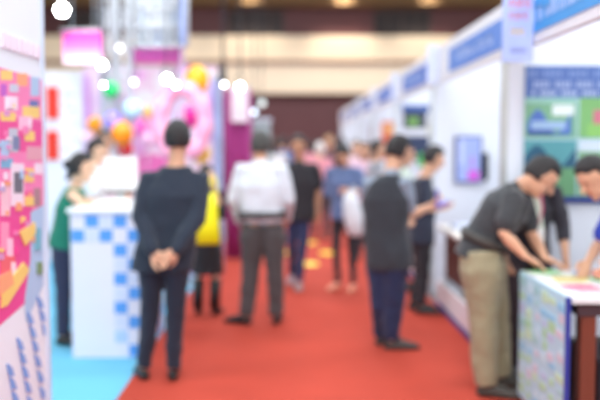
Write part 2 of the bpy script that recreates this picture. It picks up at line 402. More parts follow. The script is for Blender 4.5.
lf = [((1.42, 4.62), 20, (236, 240, 232), (120, 190, 120), 'white leaflet with green block by the leaning man\'s hand'),
      ((1.46, 4.36), -15, (244, 236, 214), (210, 190, 110), 'cream leaflet near the middle of the banner edge'),
      ((1.44, 4.10), 8, (240, 214, 222), (226, 110, 140), 'pink leaflet at the near left corner of the front table'),
      ((1.66, 4.08), -6, (240, 240, 244), (240, 150, 130), 'white leaflet with coral block at the near table edge'),
      ((1.68, 4.34), 12, (214, 236, 206), (96, 170, 100), 'pale green leaflet in the middle of the front table'),
      ((1.66, 4.62), -22, (246, 246, 240), (110, 150, 214), 'white leaflet with blue block at the back of the front table'),
      ((1.9, 4.12), 16, (250, 244, 206), (240, 200, 90), 'yellow leaflet at the right near corner of the front table'),
      ((1.9, 4.42), -10, (236, 214, 240), (170, 110, 190), 'lilac leaflet on the right half of the front table'),
      ((1.9, 4.68), 4, (206, 230, 240), (60, 140, 190), 'light blue leaflet at the far right of the front table')]
for (x, y), a, c1, c2, lb in lf:
    t = thing('leaflet', lb, 'leaflet', (x + .09, y + .11, .80), 'leaflets on the front table')
    R = Matrix.Rotation(math.radians(a), 4, 'Z'); q = MB()
    def rp(u, v, z): return V((x + .09, y + .11, 0)) + R @ V((u, v, z))
    def rb(q, u0, v0, u1, v1, z0, z1, m): q.hexa([rp(u0, v0, z0), rp(u1, v0, z0), rp(u1, v1, z0), rp(u0, v1, z0), rp(u0, v0, z1), rp(u1, v0, z1), rp(u1, v1, z1), rp(u0, v1, z1)], m)
    rb(q, -.10, -.13, .10, .13, .8005, .804, cm(*c1))
    rb(q, -.09, .0, .09, .12, .804, .805, cm(*c2)); rb(q, -.08, -.11, .05, -.06, .804, .805, cm(*[int(v * .75) for v in c1])); rb(q, -.08, -.045, .07, -.02, .804, .805, cm(*c2))
    q.build('pages', None, t)

# ------------------------------------------------------------------ near left display wall (collage)
LX = -1.2
t = thing('collage_wall', 'white display wall covered in a pink collage at the left edge', 'display wall', (LX, 3.0, 0))
YE = aX(44.6, 200, LX).y
bx('panel', (LX - .03, 1.9, .0), (LX, YE - .02, 2.5), mat('display_white', srgb(232, 240, 252), .5, .01), t)
bx('post', (LX - .05, YE - .02, 0), (LX + .008, YE + .03, 2.5), mat('pale_post', srgb(206, 222, 244), .4), t, .005)
q = MB(); lay = [0]
def PL(pts, m):
    lay[0] += 1
    P = [aX(min(px, 43.5), py, LX) for px, py in pts]
    P = [V((LX + .001, p_.y, p_.z)) for p_ in P]
    q.poly(P, (1, 0, 0), .0015 + .00008 * lay[0], m)
MG, MG2, YL, OR, WH, LBL, GY, RO = cm(228, 72, 152), cm(238, 128, 184), cm(240, 206, 118), cm(242, 166, 124), cm(238, 220, 238), cm(170, 200, 234), cm(104, 104, 120), cm(236, 104, 116)
PL([(-60, 50), (43, 80), (43, 262), (28, 300), (-60, 378)], MG2)
PL([(-60, 215), (-60, 378), (28, 300), (32, 190)], MG)
PL([(-60, 105), (42, 122), (42, 152), (-60, 150)], MG)
PL([(30, 212), (43, 205), (43, 285), (26, 322), (24, 300), (30, 258)], LBL)
R4 = lambda a, b, c, d, m: PL([(a, b), (c, b + (c - a) * .05), (c, d + (c - a) * .02), (a, d)], m)
for a in [(0, 70, 12, 80, YL), (16, 73, 27, 86, OR), (30, 77, 39, 96, LBL), (0, 84, 6, 96, cm(190, 90, 200)), (9, 84, 18, 92, cm(196, 204, 226)), (4, 96, 17, 110, WH), (29, 100, 38, 110, cm(96, 110, 176)),
          (22, 106, 39, 118, YL), (0, 112, 15, 121, YL), (18, 116, 31, 130, cm(240, 190, 220)), (24, 131, 34, 141, YL), (8, 128, 17, 152, cm(190, 196, 214)), (0, 140, 8, 156, LBL), (12, 136, 19, 150, cm(120, 130, 170)),
          (26, 146, 42, 160, cm(222, 160, 180)), (0, 158, 12, 168, cm(120, 176, 214)), (10, 163, 23, 206, WH), (13, 172, 22, 193, GY), (0, 184, 9, 216, cm(240, 196, 214)), (24, 168, 33, 182, YL), (24, 196, 33, 206, YL),
          (34, 163, 42, 174, WH), (33, 188, 40, 206, cm(170, 130, 140)), (0, 222, 8, 250, cm(244, 150, 190)), (0, 255, 14, 276, RO), (6, 238, 12, 256, cm(250, 200, 224)), (10, 262, 15, 282, cm(250, 220, 232))]:
    R4(*a)
rn = random.Random(21)
for k in range(46):
    x = rn.uniform(-30, 36); y = rn.uniform(92, 255); w_ = rn.uniform(2.5, 6); h_ = rn.uniform(3, 9)
    R4(x, y, x + w_, y + h_, [WH, MG, MG2, YL, LBL, OR, cm(214, 150, 200), cm(190, 170, 214)][k % 8])
PL([(18, 232), (33, 222), (35, 232), (24, 246)], YL)
PL([(0, 290), (22, 262), (28, 270), (6, 305), (0, 308)], YL)
PL([(-2, 276), (10, 270), (12, 284), (-2, 296)], OR)
R4(34, 228, 39, 250, cm(110, 180, 200)); R4(36, 262, 41, 274, cm(120, 150, 110))
for (x0, y0) in [(36, 296), (26, 312), (16, 338), (6, 364)]:      # wavy blue stripes
    for k in range(9):
        x = x0 + k * 2.6; y = y0 + k * 13 * (1 + .03 * k)
        if x > 42 or y > 470: break
        PL([(x, y), (x + 4.2, y + 4), (x + 6.5, y + 12), (x + 2.4, y + 12)], cm(128, 168, 230))
for k in range(7):      # faint pink heading, unreadable
    x = 1 + k * 5.6; PL([(x, 32 + k * 2.2), (x + 3.6, 33.6 + k * 2.2), (x + 3.6, 48 + k * 1.8), (x, 47 + k * 1.8)], cm(236, 222, 238))
q.build('collage_print', None, t)

# ------------------------------------------------------------------ checkered counter
CX0, CX1, CY0, CY1, CZ = -1.585, -1.075, 5.9, 6.9, 1.06
t = thing('checkered_counter', 'white reception counter with blue checkered corner on blue carpet', 'counter', ((CX0 + CX1) / 2, 6.4, 0))
bx('body', (CX0, CY0, .0), (CX1, CY1, CZ), mat('counter_white', srgb(226, 224, 240), .4, .02), t, .006)
bx('counter_top', (CX0 - .02, CY0 - .02, CZ), (CX1 + .02, CY1 + .02, CZ + .035), mat('gloss_white', srgb(248, 248, 252), .25, .01), t, .006)
q = MB()
cs = .105; B1, B2, B3 = cm(84, 154, 232), cm(176, 204, 240), cm(208, 216, 242)
cells = {0: [(1, B1), (3, B1), (2, B3)], 1: [(0, B1), (2, B1), (4, B1), (1, B3)], 2: [(3, B1), (4, B3)], 3: [(4, B1), (3, B3)], 4: [(3, B1), (4, B3)], 5: [(4, B1), (3, B3)], 6: [(3, B1)], 7: [(4, B1), (3, B3)], 8: [(3, B2)], 9: [(4, B1)]}
for r, cc in cells.items():
    for c, m in cc:
        x1 = CX1 - (4 - c) * .1015; z1 = CZ - .01 - r * cs
        if z1 - cs < 0: continue
        q.box((x1 - .096, CY0 - .003, z1 - cs + .012), (x1 - .002, CY0, z1 - .004), m)
for r in range(10):
    for c in range(9):
        if (r + c) % 2 == 0:
            z1 = CZ - .01 - r * cs; y0 = CY0 + .01 + c * .11
            if z1 - cs < 0: continue
            q.box((CX1, y0, z1 - cs + .008), (CX1 + .003, y0 + .1, z1 - .004), B1 if (r * 3 + c) % 3 else B2)
q.build('checker_print', None, t)
# white monitor seen from behind on the counter
p0 = aY(104, 157, 6.45); p1 = aY(138, 190, 6.45)
t = thing('counter_monitor', 'white monitor with its back turned on the checkered counter', 'monitor', ((p0.x + p1.x) / 2, 6.45, CZ + .035))
bx('casing', (p0.x, 6.42, p1.z), (p1.x, 6.47, p0.z), mat('white_plastic', srgb(246, 246, 248), .35), t, .012)
bx('lower_edge', (p0.x + .01, 6.425, p1.z - .02), (p1.x - .01, 6.465, p1.z), M_DARK, t)
bx('stand', ((p0.x + p1.x) / 2 - .03, 6.43, CZ + .05), ((p0.x + p1.x) / 2 + .03, 6.46, p1.z - .02), M_ALU, t)
bx('foot', ((p0.x + p1.x) / 2 - .1, 6.36, CZ + .035), ((p0.x + p1.x) / 2 + .1, 6.52, CZ + .05), M_ALU, t, .004)
p = aY(112, 200, 6.1)
o = bx('paper_pile', (p.x - .12, 6.0, CZ + .035), (p.x + .12, 6.26, CZ + .075), M_PAPER, None, .003); tag(o, 'thick pile of white paper at the front of the checkered counter', 'papers')

# ------------------------------------------------------------------ left stands beyond the counter
def rod(q, a, b, r, m=None): q.tube([a, b], r, m, 8, False)
YB = 10.6
# white stand wall with orange-red banners
pa = aY(44, 72, YB); pb = aY(83, 72, YB)
t = thing('white_stand_wall', 'white stand wall carrying two orange-red banners left of the balloons', 'partition', (pa.x, YB, 0))
bx('panel', (pa.x - 1.8, YB, .05), (pb.x, YB + .04, pa.z), mat('bright_white_wall', srgb(238, 240, 250), .5, .01), t)
bx('post', (pb.x, YB - .02, 0), (pb.x + .04, YB + .05, pa.z + .03), mat('pink_post', srgb(236, 190, 240), .5), t, .004)
for (y0, y1, lb) in ((87, 119, 'upper'), (131, 160, 'lower')):
    a = aY(46.5, y0, YB); b = aY(59, y1, YB)
    o = MB(); o.box((a.x, YB - .03, b.z), (b.x, YB - .002, a.z), cm(236, 50, 30))
    o.box((a.x + .02, YB - .033, b.z + .03), (a.x + .04, YB - .03, a.z - .1), cm(244, 90, 66))
    o = o.build('red_banner', None, None, .006); tag(o, 'orange-red upright banner, %s of the two on white stand wall' % lb, 'banner', 'orange-red banners')
a = aY(60, 84, YB); b = aY(81, 122, YB)
board_y('price_board', 'white notice board with small grey marks beside the upper red banner', 'board', a.x, b.x, b.z, a.z, YB - .001, cm(250, 250, 253), [(.2, .2, .35, .32, cm(176, 186, 206)), (.2, .5, .35, .6, cm(160, 172, 196)), (.45, .25, .6, .35, cm(206, 214, 226)), (.5, .62, .7, .72, cm(190, 200, 216)), (.12, .8, .8, .84, cm(214, 220, 232))])
a = aY(60, 128, YB); b = aY(81, 160, YB)
board_y('price_board', 'white notice board beside the lower red banner', 'board', a.x, b.x, b.z, a.z, YB - .001, cm(250, 250, 253), [(.15, .6, .4, .7, cm(190, 196, 216)), (.5, .3, .8, .4, cm(214, 206, 230))])

# pink stand backdrop
pa = aY(86, 66, YB); pb = aY(217, 66, YB)
t = thing('pink_stand_backdrop', 'pale pink stand backdrop with magenta and lilac shapes behind the balloons', 'backdrop', ((pa.x + pb.x) / 2, YB, 0))
bx('wall', (pa.x, YB, 0), (pb.x, YB + .05, pa.z), mat('pale_pink_wall', srgb(250, 224, 240), .5, .03), t)
q = MB()
def blob(px, py, rx, ry, m, k):
    c = aY(px, py, YB); s_ = YB / F
    q.poly([V((c.x + math.cos(a_) * rx * s_, YB - .001, c.z + math.sin(a_) * ry * s_)) for a_ in [2 * PI * j / 20 for j in range(20)]], (0, -1, 0), .002 + .0003 * k, m)
bl = [(88, 110, 3, 35, (226, 150, 232)), (100, 100, 7, 10, (246, 214, 246)), (119, 97, 6, 9, (240, 110, 196)), (128, 130, 9, 12, (240, 110, 200)), (110, 140, 8, 7, (230, 84, 180)), (150, 120, 10, 14, (246, 170, 220)), (145, 100, 12, 10, (255, 255, 255)),
      (168, 84, 14, 14, (255, 250, 252)), (200, 125, 12, 24, (240, 226, 248)), (214, 110, 5, 36, (190, 160, 240)), (176, 112, 14, 20, (232, 222, 250)), (140, 145, 9, 9, (236, 160, 220)), (160, 140, 8, 8, (240, 190, 230)), (95, 140, 6, 8, (206, 170, 220)), (135, 75, 12, 6, (246, 190, 236)), (186, 70, 10, 5, (236, 170, 240)), (100, 165, 18, 12, (250, 170, 210)), (150, 170, 25, 16, (240, 120, 190))]
for k, (a, b, c, d, m) in enumerate(bl): blob(a, b, c, d, cm(*m), k)
q.build('shapes_print', None, t)
a = aY(130, 48.5, 9.6); b = aY(184, 63, 9.6)
t = thing('magenta_fascia', 'long magenta sign board beneath the hanging light frame', 'sign', ((a.x + b.x) / 2, 9.6, b.z))
q = MB(); q.box((a.x, 9.58, b.z), (b.x, 9.63, a.z), cm(244, 96, 200)); glyphs(q, a.x + .05, b.x - .1, b.z + .05, .06, 9.58, cm(250, 160, 226), n=8); q.build('board', None, t)
for xx in (a.x + .02, b.x - .02):
    bx('post', (xx - .02, 9.55, 0), (xx + .02, 9.58, a.z), mat('pale_lilac_post', srgb(226, 214, 240), .4), t)
# hanging magenta banner
a = aY(63, 30, 9.0); b = aY(104, 64, 9.0)
t = thing('hanging_pink_banner', 'magenta banner with white lower edge hanging left of the truss', 'banner', ((a.x + b.x) / 2, 9.0, b.z))
q = MB(); h = (a.z - b.z)
for k, c in enumerate([(238, 70, 176), (240, 84, 184), (242, 116, 196), (246, 170, 220), (248, 216, 238)]):
    q.box((a.x, 8.99, a.z - h * (k + 1) / 5), (b.x, 9.01, a.z - h * k / 5), cm(*c))
q.build('fabric', None, t)
q = MB(); rod(q, (a.x - .02, 9.0, a.z), (b.x + .02, 9.0, a.z), .015); q.build('top_bar', M_ALU, t)
q = MB(); rod(q, (a.x + .1, 9.0, a.z), (a.x + .1, 9.0, 8.0), .006); rod(q, (b.x - .1, 9.0, a.z), (b.x - .1, 9.0, 8.0), .006); q.build('cable', M_ALU, t)

# truss towers and hanging frame
def ladder(q, x, y, z0, z1, w=.11, d=.11, step=.3):
    c = [(x - w / 2, y - d / 2), (x + w / 2, y - d / 2), (x + w / 2, y + d / 2), (x - w / 2, y + d / 2)]
    for a in c: rod(q, (a[0], a[1], z0), (a[0], a[1], z1), .018)
    n = max(2, int((z1 - z0) / step)); dz = (z1 - z0) / n
    for k in range(n):
        for j in range(4):
            a, b = c[j], c[(j + 1) % 4]
            rod(q, (a[0], a[1], z0 + k * dz), (b[0], b[1], z0 + (k + 1) * dz), .009)
            rod(q, (a[0], a[1], z0 + k * dz), (b[0], b[1], z0 + k * dz), .009)
for px, lb in ((108, 'left'), (124, 'right')):
    c = aY(px, 60, 9.3)
    q = MB(); ladder(q, c.x, 9.3, .0, 6.4); o = q.build('truss_tower', M_STEEL, None, loc=(c.x, 9.3, 0)); tag(o, 'tall silver lattice truss tower, %s of the pair behind the counter' % lb, 'truss', 'silver truss towers')
a = aY(134, 46, 9.2); b = aY(182, -20, 9.2)
t = thing('hanging_light_frame', 'silver and pale blue hanging lattice frame above the magenta sign', 'truss', ((a.x + b.x) / 2, 9.2, a.z))
q = MB()
for k in range(4):
    x = a.x + (b.x - a.x) * k / 3; ladder(q, x, 9.2, a.z, b.z + .2, .1, .1, .13)
for k in range(5):
    z = a.z + k * .22; rod(q, (a.x, 9.14, z), (b.x, 9.14, z), .016); rod(q, (a.x, 9.26, z), (b.x, 9.26, z), .016)
q.build('lattice', M_STEEL, t)
q = MB()
pb_ = [cm(172, 200, 236), cm(222, 232, 244), cm(120, 152, 204), cm(240, 245, 250), cm(196, 216, 232)]
rn = random.Random(5)
for r in range(4):
    for c in range(4):
        x = a.x + .02 + c * (b.x - a.x) / 4; z = a.z + .03 + r * .2
        q.box((x, 9.28, z), (x + .125, 9.30, z + .17), pb_[rn.randrange(5)])
q.build('backing_panels', None, t)
bx('side_fin', (b.x, 9.1, a.z), (b.x + .03, 9.32, b.z + .2), cm(120, 146, 214), t)
q = MB(); rod(q, (a.x, 9.2, b.z), (a.x, 9.2, 8.0), .01); rod(q, (b.x, 9.2, b.z), (b.x, 9.2, 8.0), .01); q.build('hanger', M_ALU, t)

# posts of the right end of the left stand
t = thing('stand_corner_column', 'blue-grey upright column at the right end of the pink stand', 'column', (aY(218, 100, 9.8).x, 9.8, 0))
a = aY(213, 78, 9.8); b = aY(222, 78, 9.8)
bx('shaft', (a.x, 9.75, 0), (b.x, 9.87, a.z), cm(160, 176, 216), t, .01)
bx('cap', (a.x - .02, 9.73, a.z), (b.x + .02, 9.89, a.z + .04), M_ALU, t)
t = thing('magenta_curtain', 'magenta fabric curtain panel between the stand column and far crowd', 'curtain', (aY(236, 100, 11).x, 11, 0))
a = aY(224, 88, 11.0); b = aY(251, 88, 11.0)
q = MB(); n = 40; rs = []
for z in (0.02, a.z * .5, a.z):
    f = [V((a.x + (b.x - a.x) * k / n, 11 + .03 * math.sin(k * 1.3), z)) for k in range(n + 1)]
    g = [p_ + V((0, .012, 0)) for p_ in f][::-1]; rs.append(f + g)
q.rings(rs, cm(176, 64, 140), smooth=True); q.build('fabric', None, t)
a2 = aY(231, 88, 10.9); b2 = aY(248, 122, 10.9)
bx('blown_top', (a2.x, 10.9, b2.z), (b2.x, 10.94, a2.z), mat('blown_top', srgb(252, 240, 250), .4), t)  # white slab standing in for the overexposed top of the curtain
q = MB(); rod(q, (a.x, 11, a.z), (b.x, 11, a.z), .02); q.build('rail', M_ALU, t)

# balloons
def balloon(px, py, Y, r, c, label, sx=1.0, sy=1.0):
    p = aY(px, py, Y); R = r * Y / F
    t = thing('balloon', label, 'balloon', (p.x, p.y, p.z - R), 'balloons on the pink stand')
    m = mat('balloon_%d_%d_%d' % c, srgb(*c), .22, .03, sheen=0)
    q = MB(); q.ell(p, (V((R * sx, 0, 0)), V((0, R * sx, 0)), V((0, 0, R * 1.08 * sy))), None, 24, 16, lambda d: 1 if d.z > 0 else 1 - .12 * d.z * d.z * (1 - abs(d.z) * .5))
    q.build('skin', m, t)
    q = MB(); z = p.z - R * sy * .98; q.tube([(p.x, p.y, z + .01), (p.x, p.y, z - .02)], [.008, .016], None, 8); q.build('knot', m, t)
    q = MB(); zz = 1.03 if (-2.6 < p.x < -1.15 and 9.64 < p.y < 9.96) else 0; q.tube([(p.x, p.y, z - .02), (p.x + .006, p.y + .006, (z + zz) / 2), (p.x, p.y, zz + .003)], .003, None, 6); q.build('string', M_PAPER, t)
balloon(95, 125, 9.70, 8, (255, 156, 20), 'small orange balloon left of the truss foot')
balloon(122, 134, 8.8, 11, (255, 146, 16), 'large orange balloon above the white monitor', 1, 1.1)
balloon(125, 149, 9.02, 8, (236, 40, 60), 'red balloon tucked beneath the large orange one')
balloon(113, 121, 9.12, 9, (160, 140, 240), 'lilac balloon above the large orange one')
balloon(133, 110, 9.1, 10, (180, 220, 248), 'light blue balloon left of the pink ring')
balloon(147, 112, 9.80, 6, (250, 206, 120), 'small pale yellow balloon between blue balloon and pink ring')
balloon(111, 90, 9.05, 8, (40, 206, 110), 'green balloon beside a bright lamp on the truss')
balloon(197, 80, 9.30, 12, (255, 176, 20), 'amber balloon on top of the pink ring', 1, 1.15)
balloon(201, 154, 9.75, 9, (250, 210, 20), 'bright yellow balloon low beside the suited man\'s shoulder')
balloon(190, 117, 9.75, 11, (240, 60, 170), 'magenta balloon inside the pink ring')
balloon(138, 128, 9.85, 9, (246, 120, 206), 'pink balloon behind the large orange one')
balloon(147, 140, 9.80, 8, (248, 200, 232), 'pale pink balloon low beside the suited man\'s head')
balloon(88, 139, 9.85, 7, (250, 214, 240), 'pale pink balloon at the left end of the stand')
balloon(165, 128, 9.70, 9, (236, 214, 248), 'pale lilac balloon inside the left limb of the ring')
# pink inflated ring
c = aY(182.5, 124, 9.1); q = MB(); pts = []; rr = []
for k in range(30):
    a_ = math.radians(-62 + k * (304 / 29))
    ex = .245; ez = .37
    pts.append(V((c.x + ex * math.cos(a_), 9.1, c.z + .02 + ez * math.sin(a_)))); rr.append(.088 + .012 * math.sin(k * 1.6))
q.tube(pts, rr, None, 16)
t = thing('inflatable_ring', 'large pale pink inflated ring standing behind the suited man', 'balloon', (c.x, 9.1, c.z - .4))
q.build('tube', mat('balloon_pink_ring', srgb(250, 172, 206), .25, .03), t)
q = MB(); rod(q, (c.x + .1, 9.1, 0), (c.x + .1, 9.1, c.z - .3), .012); q.build('support_rod', M_ALU, t)
bx('base', (c.x, 9.0, 0), (c.x + .2, 9.2, .02), M_ALU, t)
# display shelf with small goods under the balloons
t = thing('pink_display_counter', 'long pink display counter under the balloons', 'counter', (-1.9, 9.8, 0))
bx('body', (-2.6, 9.64, 0), (-1.15, 9.96, 1.0), cm(246, 190, 222), t, .01)
bx('counter_top', (-2.62, 9.62, 1.0), (-1.13, 9.98, 1.03), M_WHITE, t)

# spot lamps
def lamp(px, py, Y, r, label, hang=None, st=None):
    p = aY(px, py, Y); R = r * Y / F
    d = (CP + V((0, 0, -.4)) - p).normalized()
    t = thing('spotlight', label, 'lamp', p, 'bright white spotlights')
    u = d.orthogonal().normalized(); v = d.cross(u)
    def ring(c_, rad): return [c_ + (u * math.cos(a_) + v * math.sin(a_)) * rad for a_ in [2 * PI * k / 20 for k in range(20)]]
    q = MB(); q.rings([ring(p - d * .2, R * .6), ring(p - d * .12, R * 1.0), ring(p - d * .004, R * 1.15)]); q.build('housing', M_STEEL if 1 else M_DARK, t)
    q = MB(); q.rings([ring(p - d * .003, R), ring(p + d * .006, R * .96)]); q.build('lens', st or M_LAMP, t)
    q = MB(); q.tube([p - d * .1 + V((R * 1.1, 0, 0)), p - d * .1 + V((R * 1.1, 0, .12)), p - d * .1 + V((-R * 1.1, 0, .12)), p - d * .1 + V((-R * 1.1, 0, 0))], .008, None, 6); q.build('yoke', M_DARK, t)
    hang = 8.0
    if hang:
        q = MB(); q.tube([p - d * .1 + V((0, 0, .12)), V((p.x, p.y, hang))], .008, None, 6); q.build('drop_rod', M_DARK, t)
lamp(62, 10, 8.6, 5.5, 'large glaring spotlight at the top left above the pink banner', 8)
lamp(102, 65, 8.9, 3.2, 'glaring spotlight on the truss just below the pink banner')
lamp(103.5, 85, 8.9, 1.4, 'glaring spotlight beside the green balloon')
lamp(134, 82, 8.9, 2.5, 'glaring spotlight left of the pink ring under the magenta sign', None, mat('lamp_mid', (1, .96, 1), emit=4))
lamp(167, 79, 8.9, 3.4, 'wide glaring spotlight over the left limb of the pink ring')
lamp(176, 85, 8.9, 1.8, 'smaller glaring spotlight touching the widest one over the ring')
lamp(120, 48, 9.0, 3.0, 'faint spotlight on the truss between banner and magenta sign', None, mat('lamp_soft', (1, .97, 1), emit=1.6))
lamp(240, 87, 9.6, 2.8, 'glaring spotlight right of the stand column')
lamp(224, 84.5, 9.6, 1.6, 'small spotlight touching the stand column', None, mat('lamp_small', (1, .97, 1), emit=14))
lamp(254, 112, 12, 2.5, 'faint bluish lamp below the beige wall near the crowd', None, mat('lamp_blue', (.7, .85, 1), emit=3))
lamp(262, 103, 12.5, 3, 'dull greenish lamp beside the faint bluish one', None, mat('lamp_green', (.75, .85, .82), emit=1))
for k, (px, Y) in enumerate(((240, 9.7), (224, 9.7))): pass
# lamp stand behind P3: grey cloth pillar with plants
a = aY(252, 118, 12.6); b = aY(271, 118, 12.6)
t = thing('glass_showcase', 'grey-green glass showcase behind the white-shirted man', 'showcase', ((a.x + b.x) / 2, 12.8, 0))
bx('base', (a.x, 12.6, 0), (b.x, 13.0, .6), cm(120, 126, 136), t, .01)
bx('glass_case', (a.x + .01, 12.61, .6), (b.x - .01, 12.99, 1.9), mat('showcase_glass', srgb(150, 164, 168), .15, .1, scale=3), t)
bx('top', (a.x, 12.6, 1.9), (b.x, 13.0, 1.96), cm(190, 200, 214), t, .01)
# black speaker at the column
p = aY(221, 74, 9.7)
t = thing('hanging_speaker', 'small black box speaker above the stand column', 'speaker', (p.x, 9.7, p.z))
bx('cabinet', (p.x - .03, 9.66, p.z - .09), (p.x + .05, 9.76, p.z + .1), M_DARK, t, .008)
q = MB(); rod(q, (p.x + .01, 9.72, p.z + .1), (p.x + .01, 9.72, 8.0), .007); q.build('drop_rod', M_DARK, t)

# ------------------------------------------------------------------ people
SKIN = {'tan': mat('skin_tan', srgb(214, 164, 134), .55, .05, sheen=.05), 'fair': mat('skin_fair', srgb(232, 188, 158), .55, .05), 'brown': mat('skin_brown', srgb(188, 136, 106), .55, .05)}
HAIRM = {'black': mat('hair_black', srgb(34, 30, 32), .5, .3, scale=40, bump=.6), 'grey': mat('hair_grey', srgb(72, 72, 70), .6, .3, scale=40, bump=.6), 'brown': mat('hair_brown', srgb(70, 46, 38), .5, .3, scale=40, bump=.6), 'blond': mat('hair_light', srgb(190, 150, 100), .5, .3, scale=40, bump=.5), 'white': mat('cap_white', srgb(236, 232, 228), .7)}
EYE = mat('eye_dark', srgb(28, 22, 20), .2); LIP = mat('lips', srgb(176, 96, 84), .5)
TEX = bpy.data.textures.new('wrinkles', 'CLOUDS'); TEX.noise_scale = .09; TEX.noise_depth = 2

def fuse(q, name, m, parent, vox, disp=0.0):
    o = q.build(name, m, parent)
    r = o.modifiers.new('fuse', 'REMESH'); r.mode = 'VOXEL'; r.voxel_size = vox; r.use_smooth_shade = True
    s = o.modifiers.new('smooth', 'SMOOTH'); s.factor = .5; s.iterations = 3 if vox < .012 else 2
    if disp:
        d = o.modifiers.new('wrinkles', 'DISPLACE'); d.texture = TEX; d.strength = disp; d.mid_level = .5; d.texture_coords = 'GLOBAL'
    return o

def eye_pos(h, f, u, s_, k, sg): return h + f * .088 * k + u * .005 * k + s_ * sg * .031 * k

def hand(q, w, d, nrm, side, curl, k=1.0):
    """palm and five fingers; d = direction, nrm = palm facing, side = +1/-1 which side the thumb leaves"""
    d = d.normalized(); n = (nrm - d * nrm.dot(d)).normalized(); l = d.cross(n).normalized() * side
    rs = []
    for t, hw, ht in ((-.02, .024, .02), (.02, .032, .018), (.055, .041, .016), (.088, .040, .013)):
        c = w + d * t * k
        rs.append([c + (l * math.cos(a) * hw + n * math.sin(a) * ht) * k for a in [2 * PI * j / 12 for j in range(12)]])
    q.rings(rs)
    for j, (off, ln) in enumerate(((.031, .072), (.0105, .082), (-.0105, .076), (-.031, .060))):
        b = w + (d * .08 + l * off) * k; pts = [b]; ang = curl * .35; dd = (d + l * off * 2.2).normalized()
        for seg in (.45, .32, .23):
            v = dd * math.cos(ang) + n * math.sin(ang)
            pts.append(pts[-1] + v * ln * seg * k); ang += curl * .55
        q.tube(pts, [.0095 * k, .009 * k, .0082 * k, .007 * k], None, 8)
    b = w + (d * .02 + l * .028) * k
    p1 = b + (d * .028 + l * .026 + n * .012) * k; p2 = p1 + (d * .032 + l * .006 + n * .012 * curl) * k; p3 = p2 + (d * .022 + n * .014 * curl) * k
    q.tube([b, p1, p2, p3], [.014 * k, .012 * k, .0105 * k, .0085 * k], None, 8)

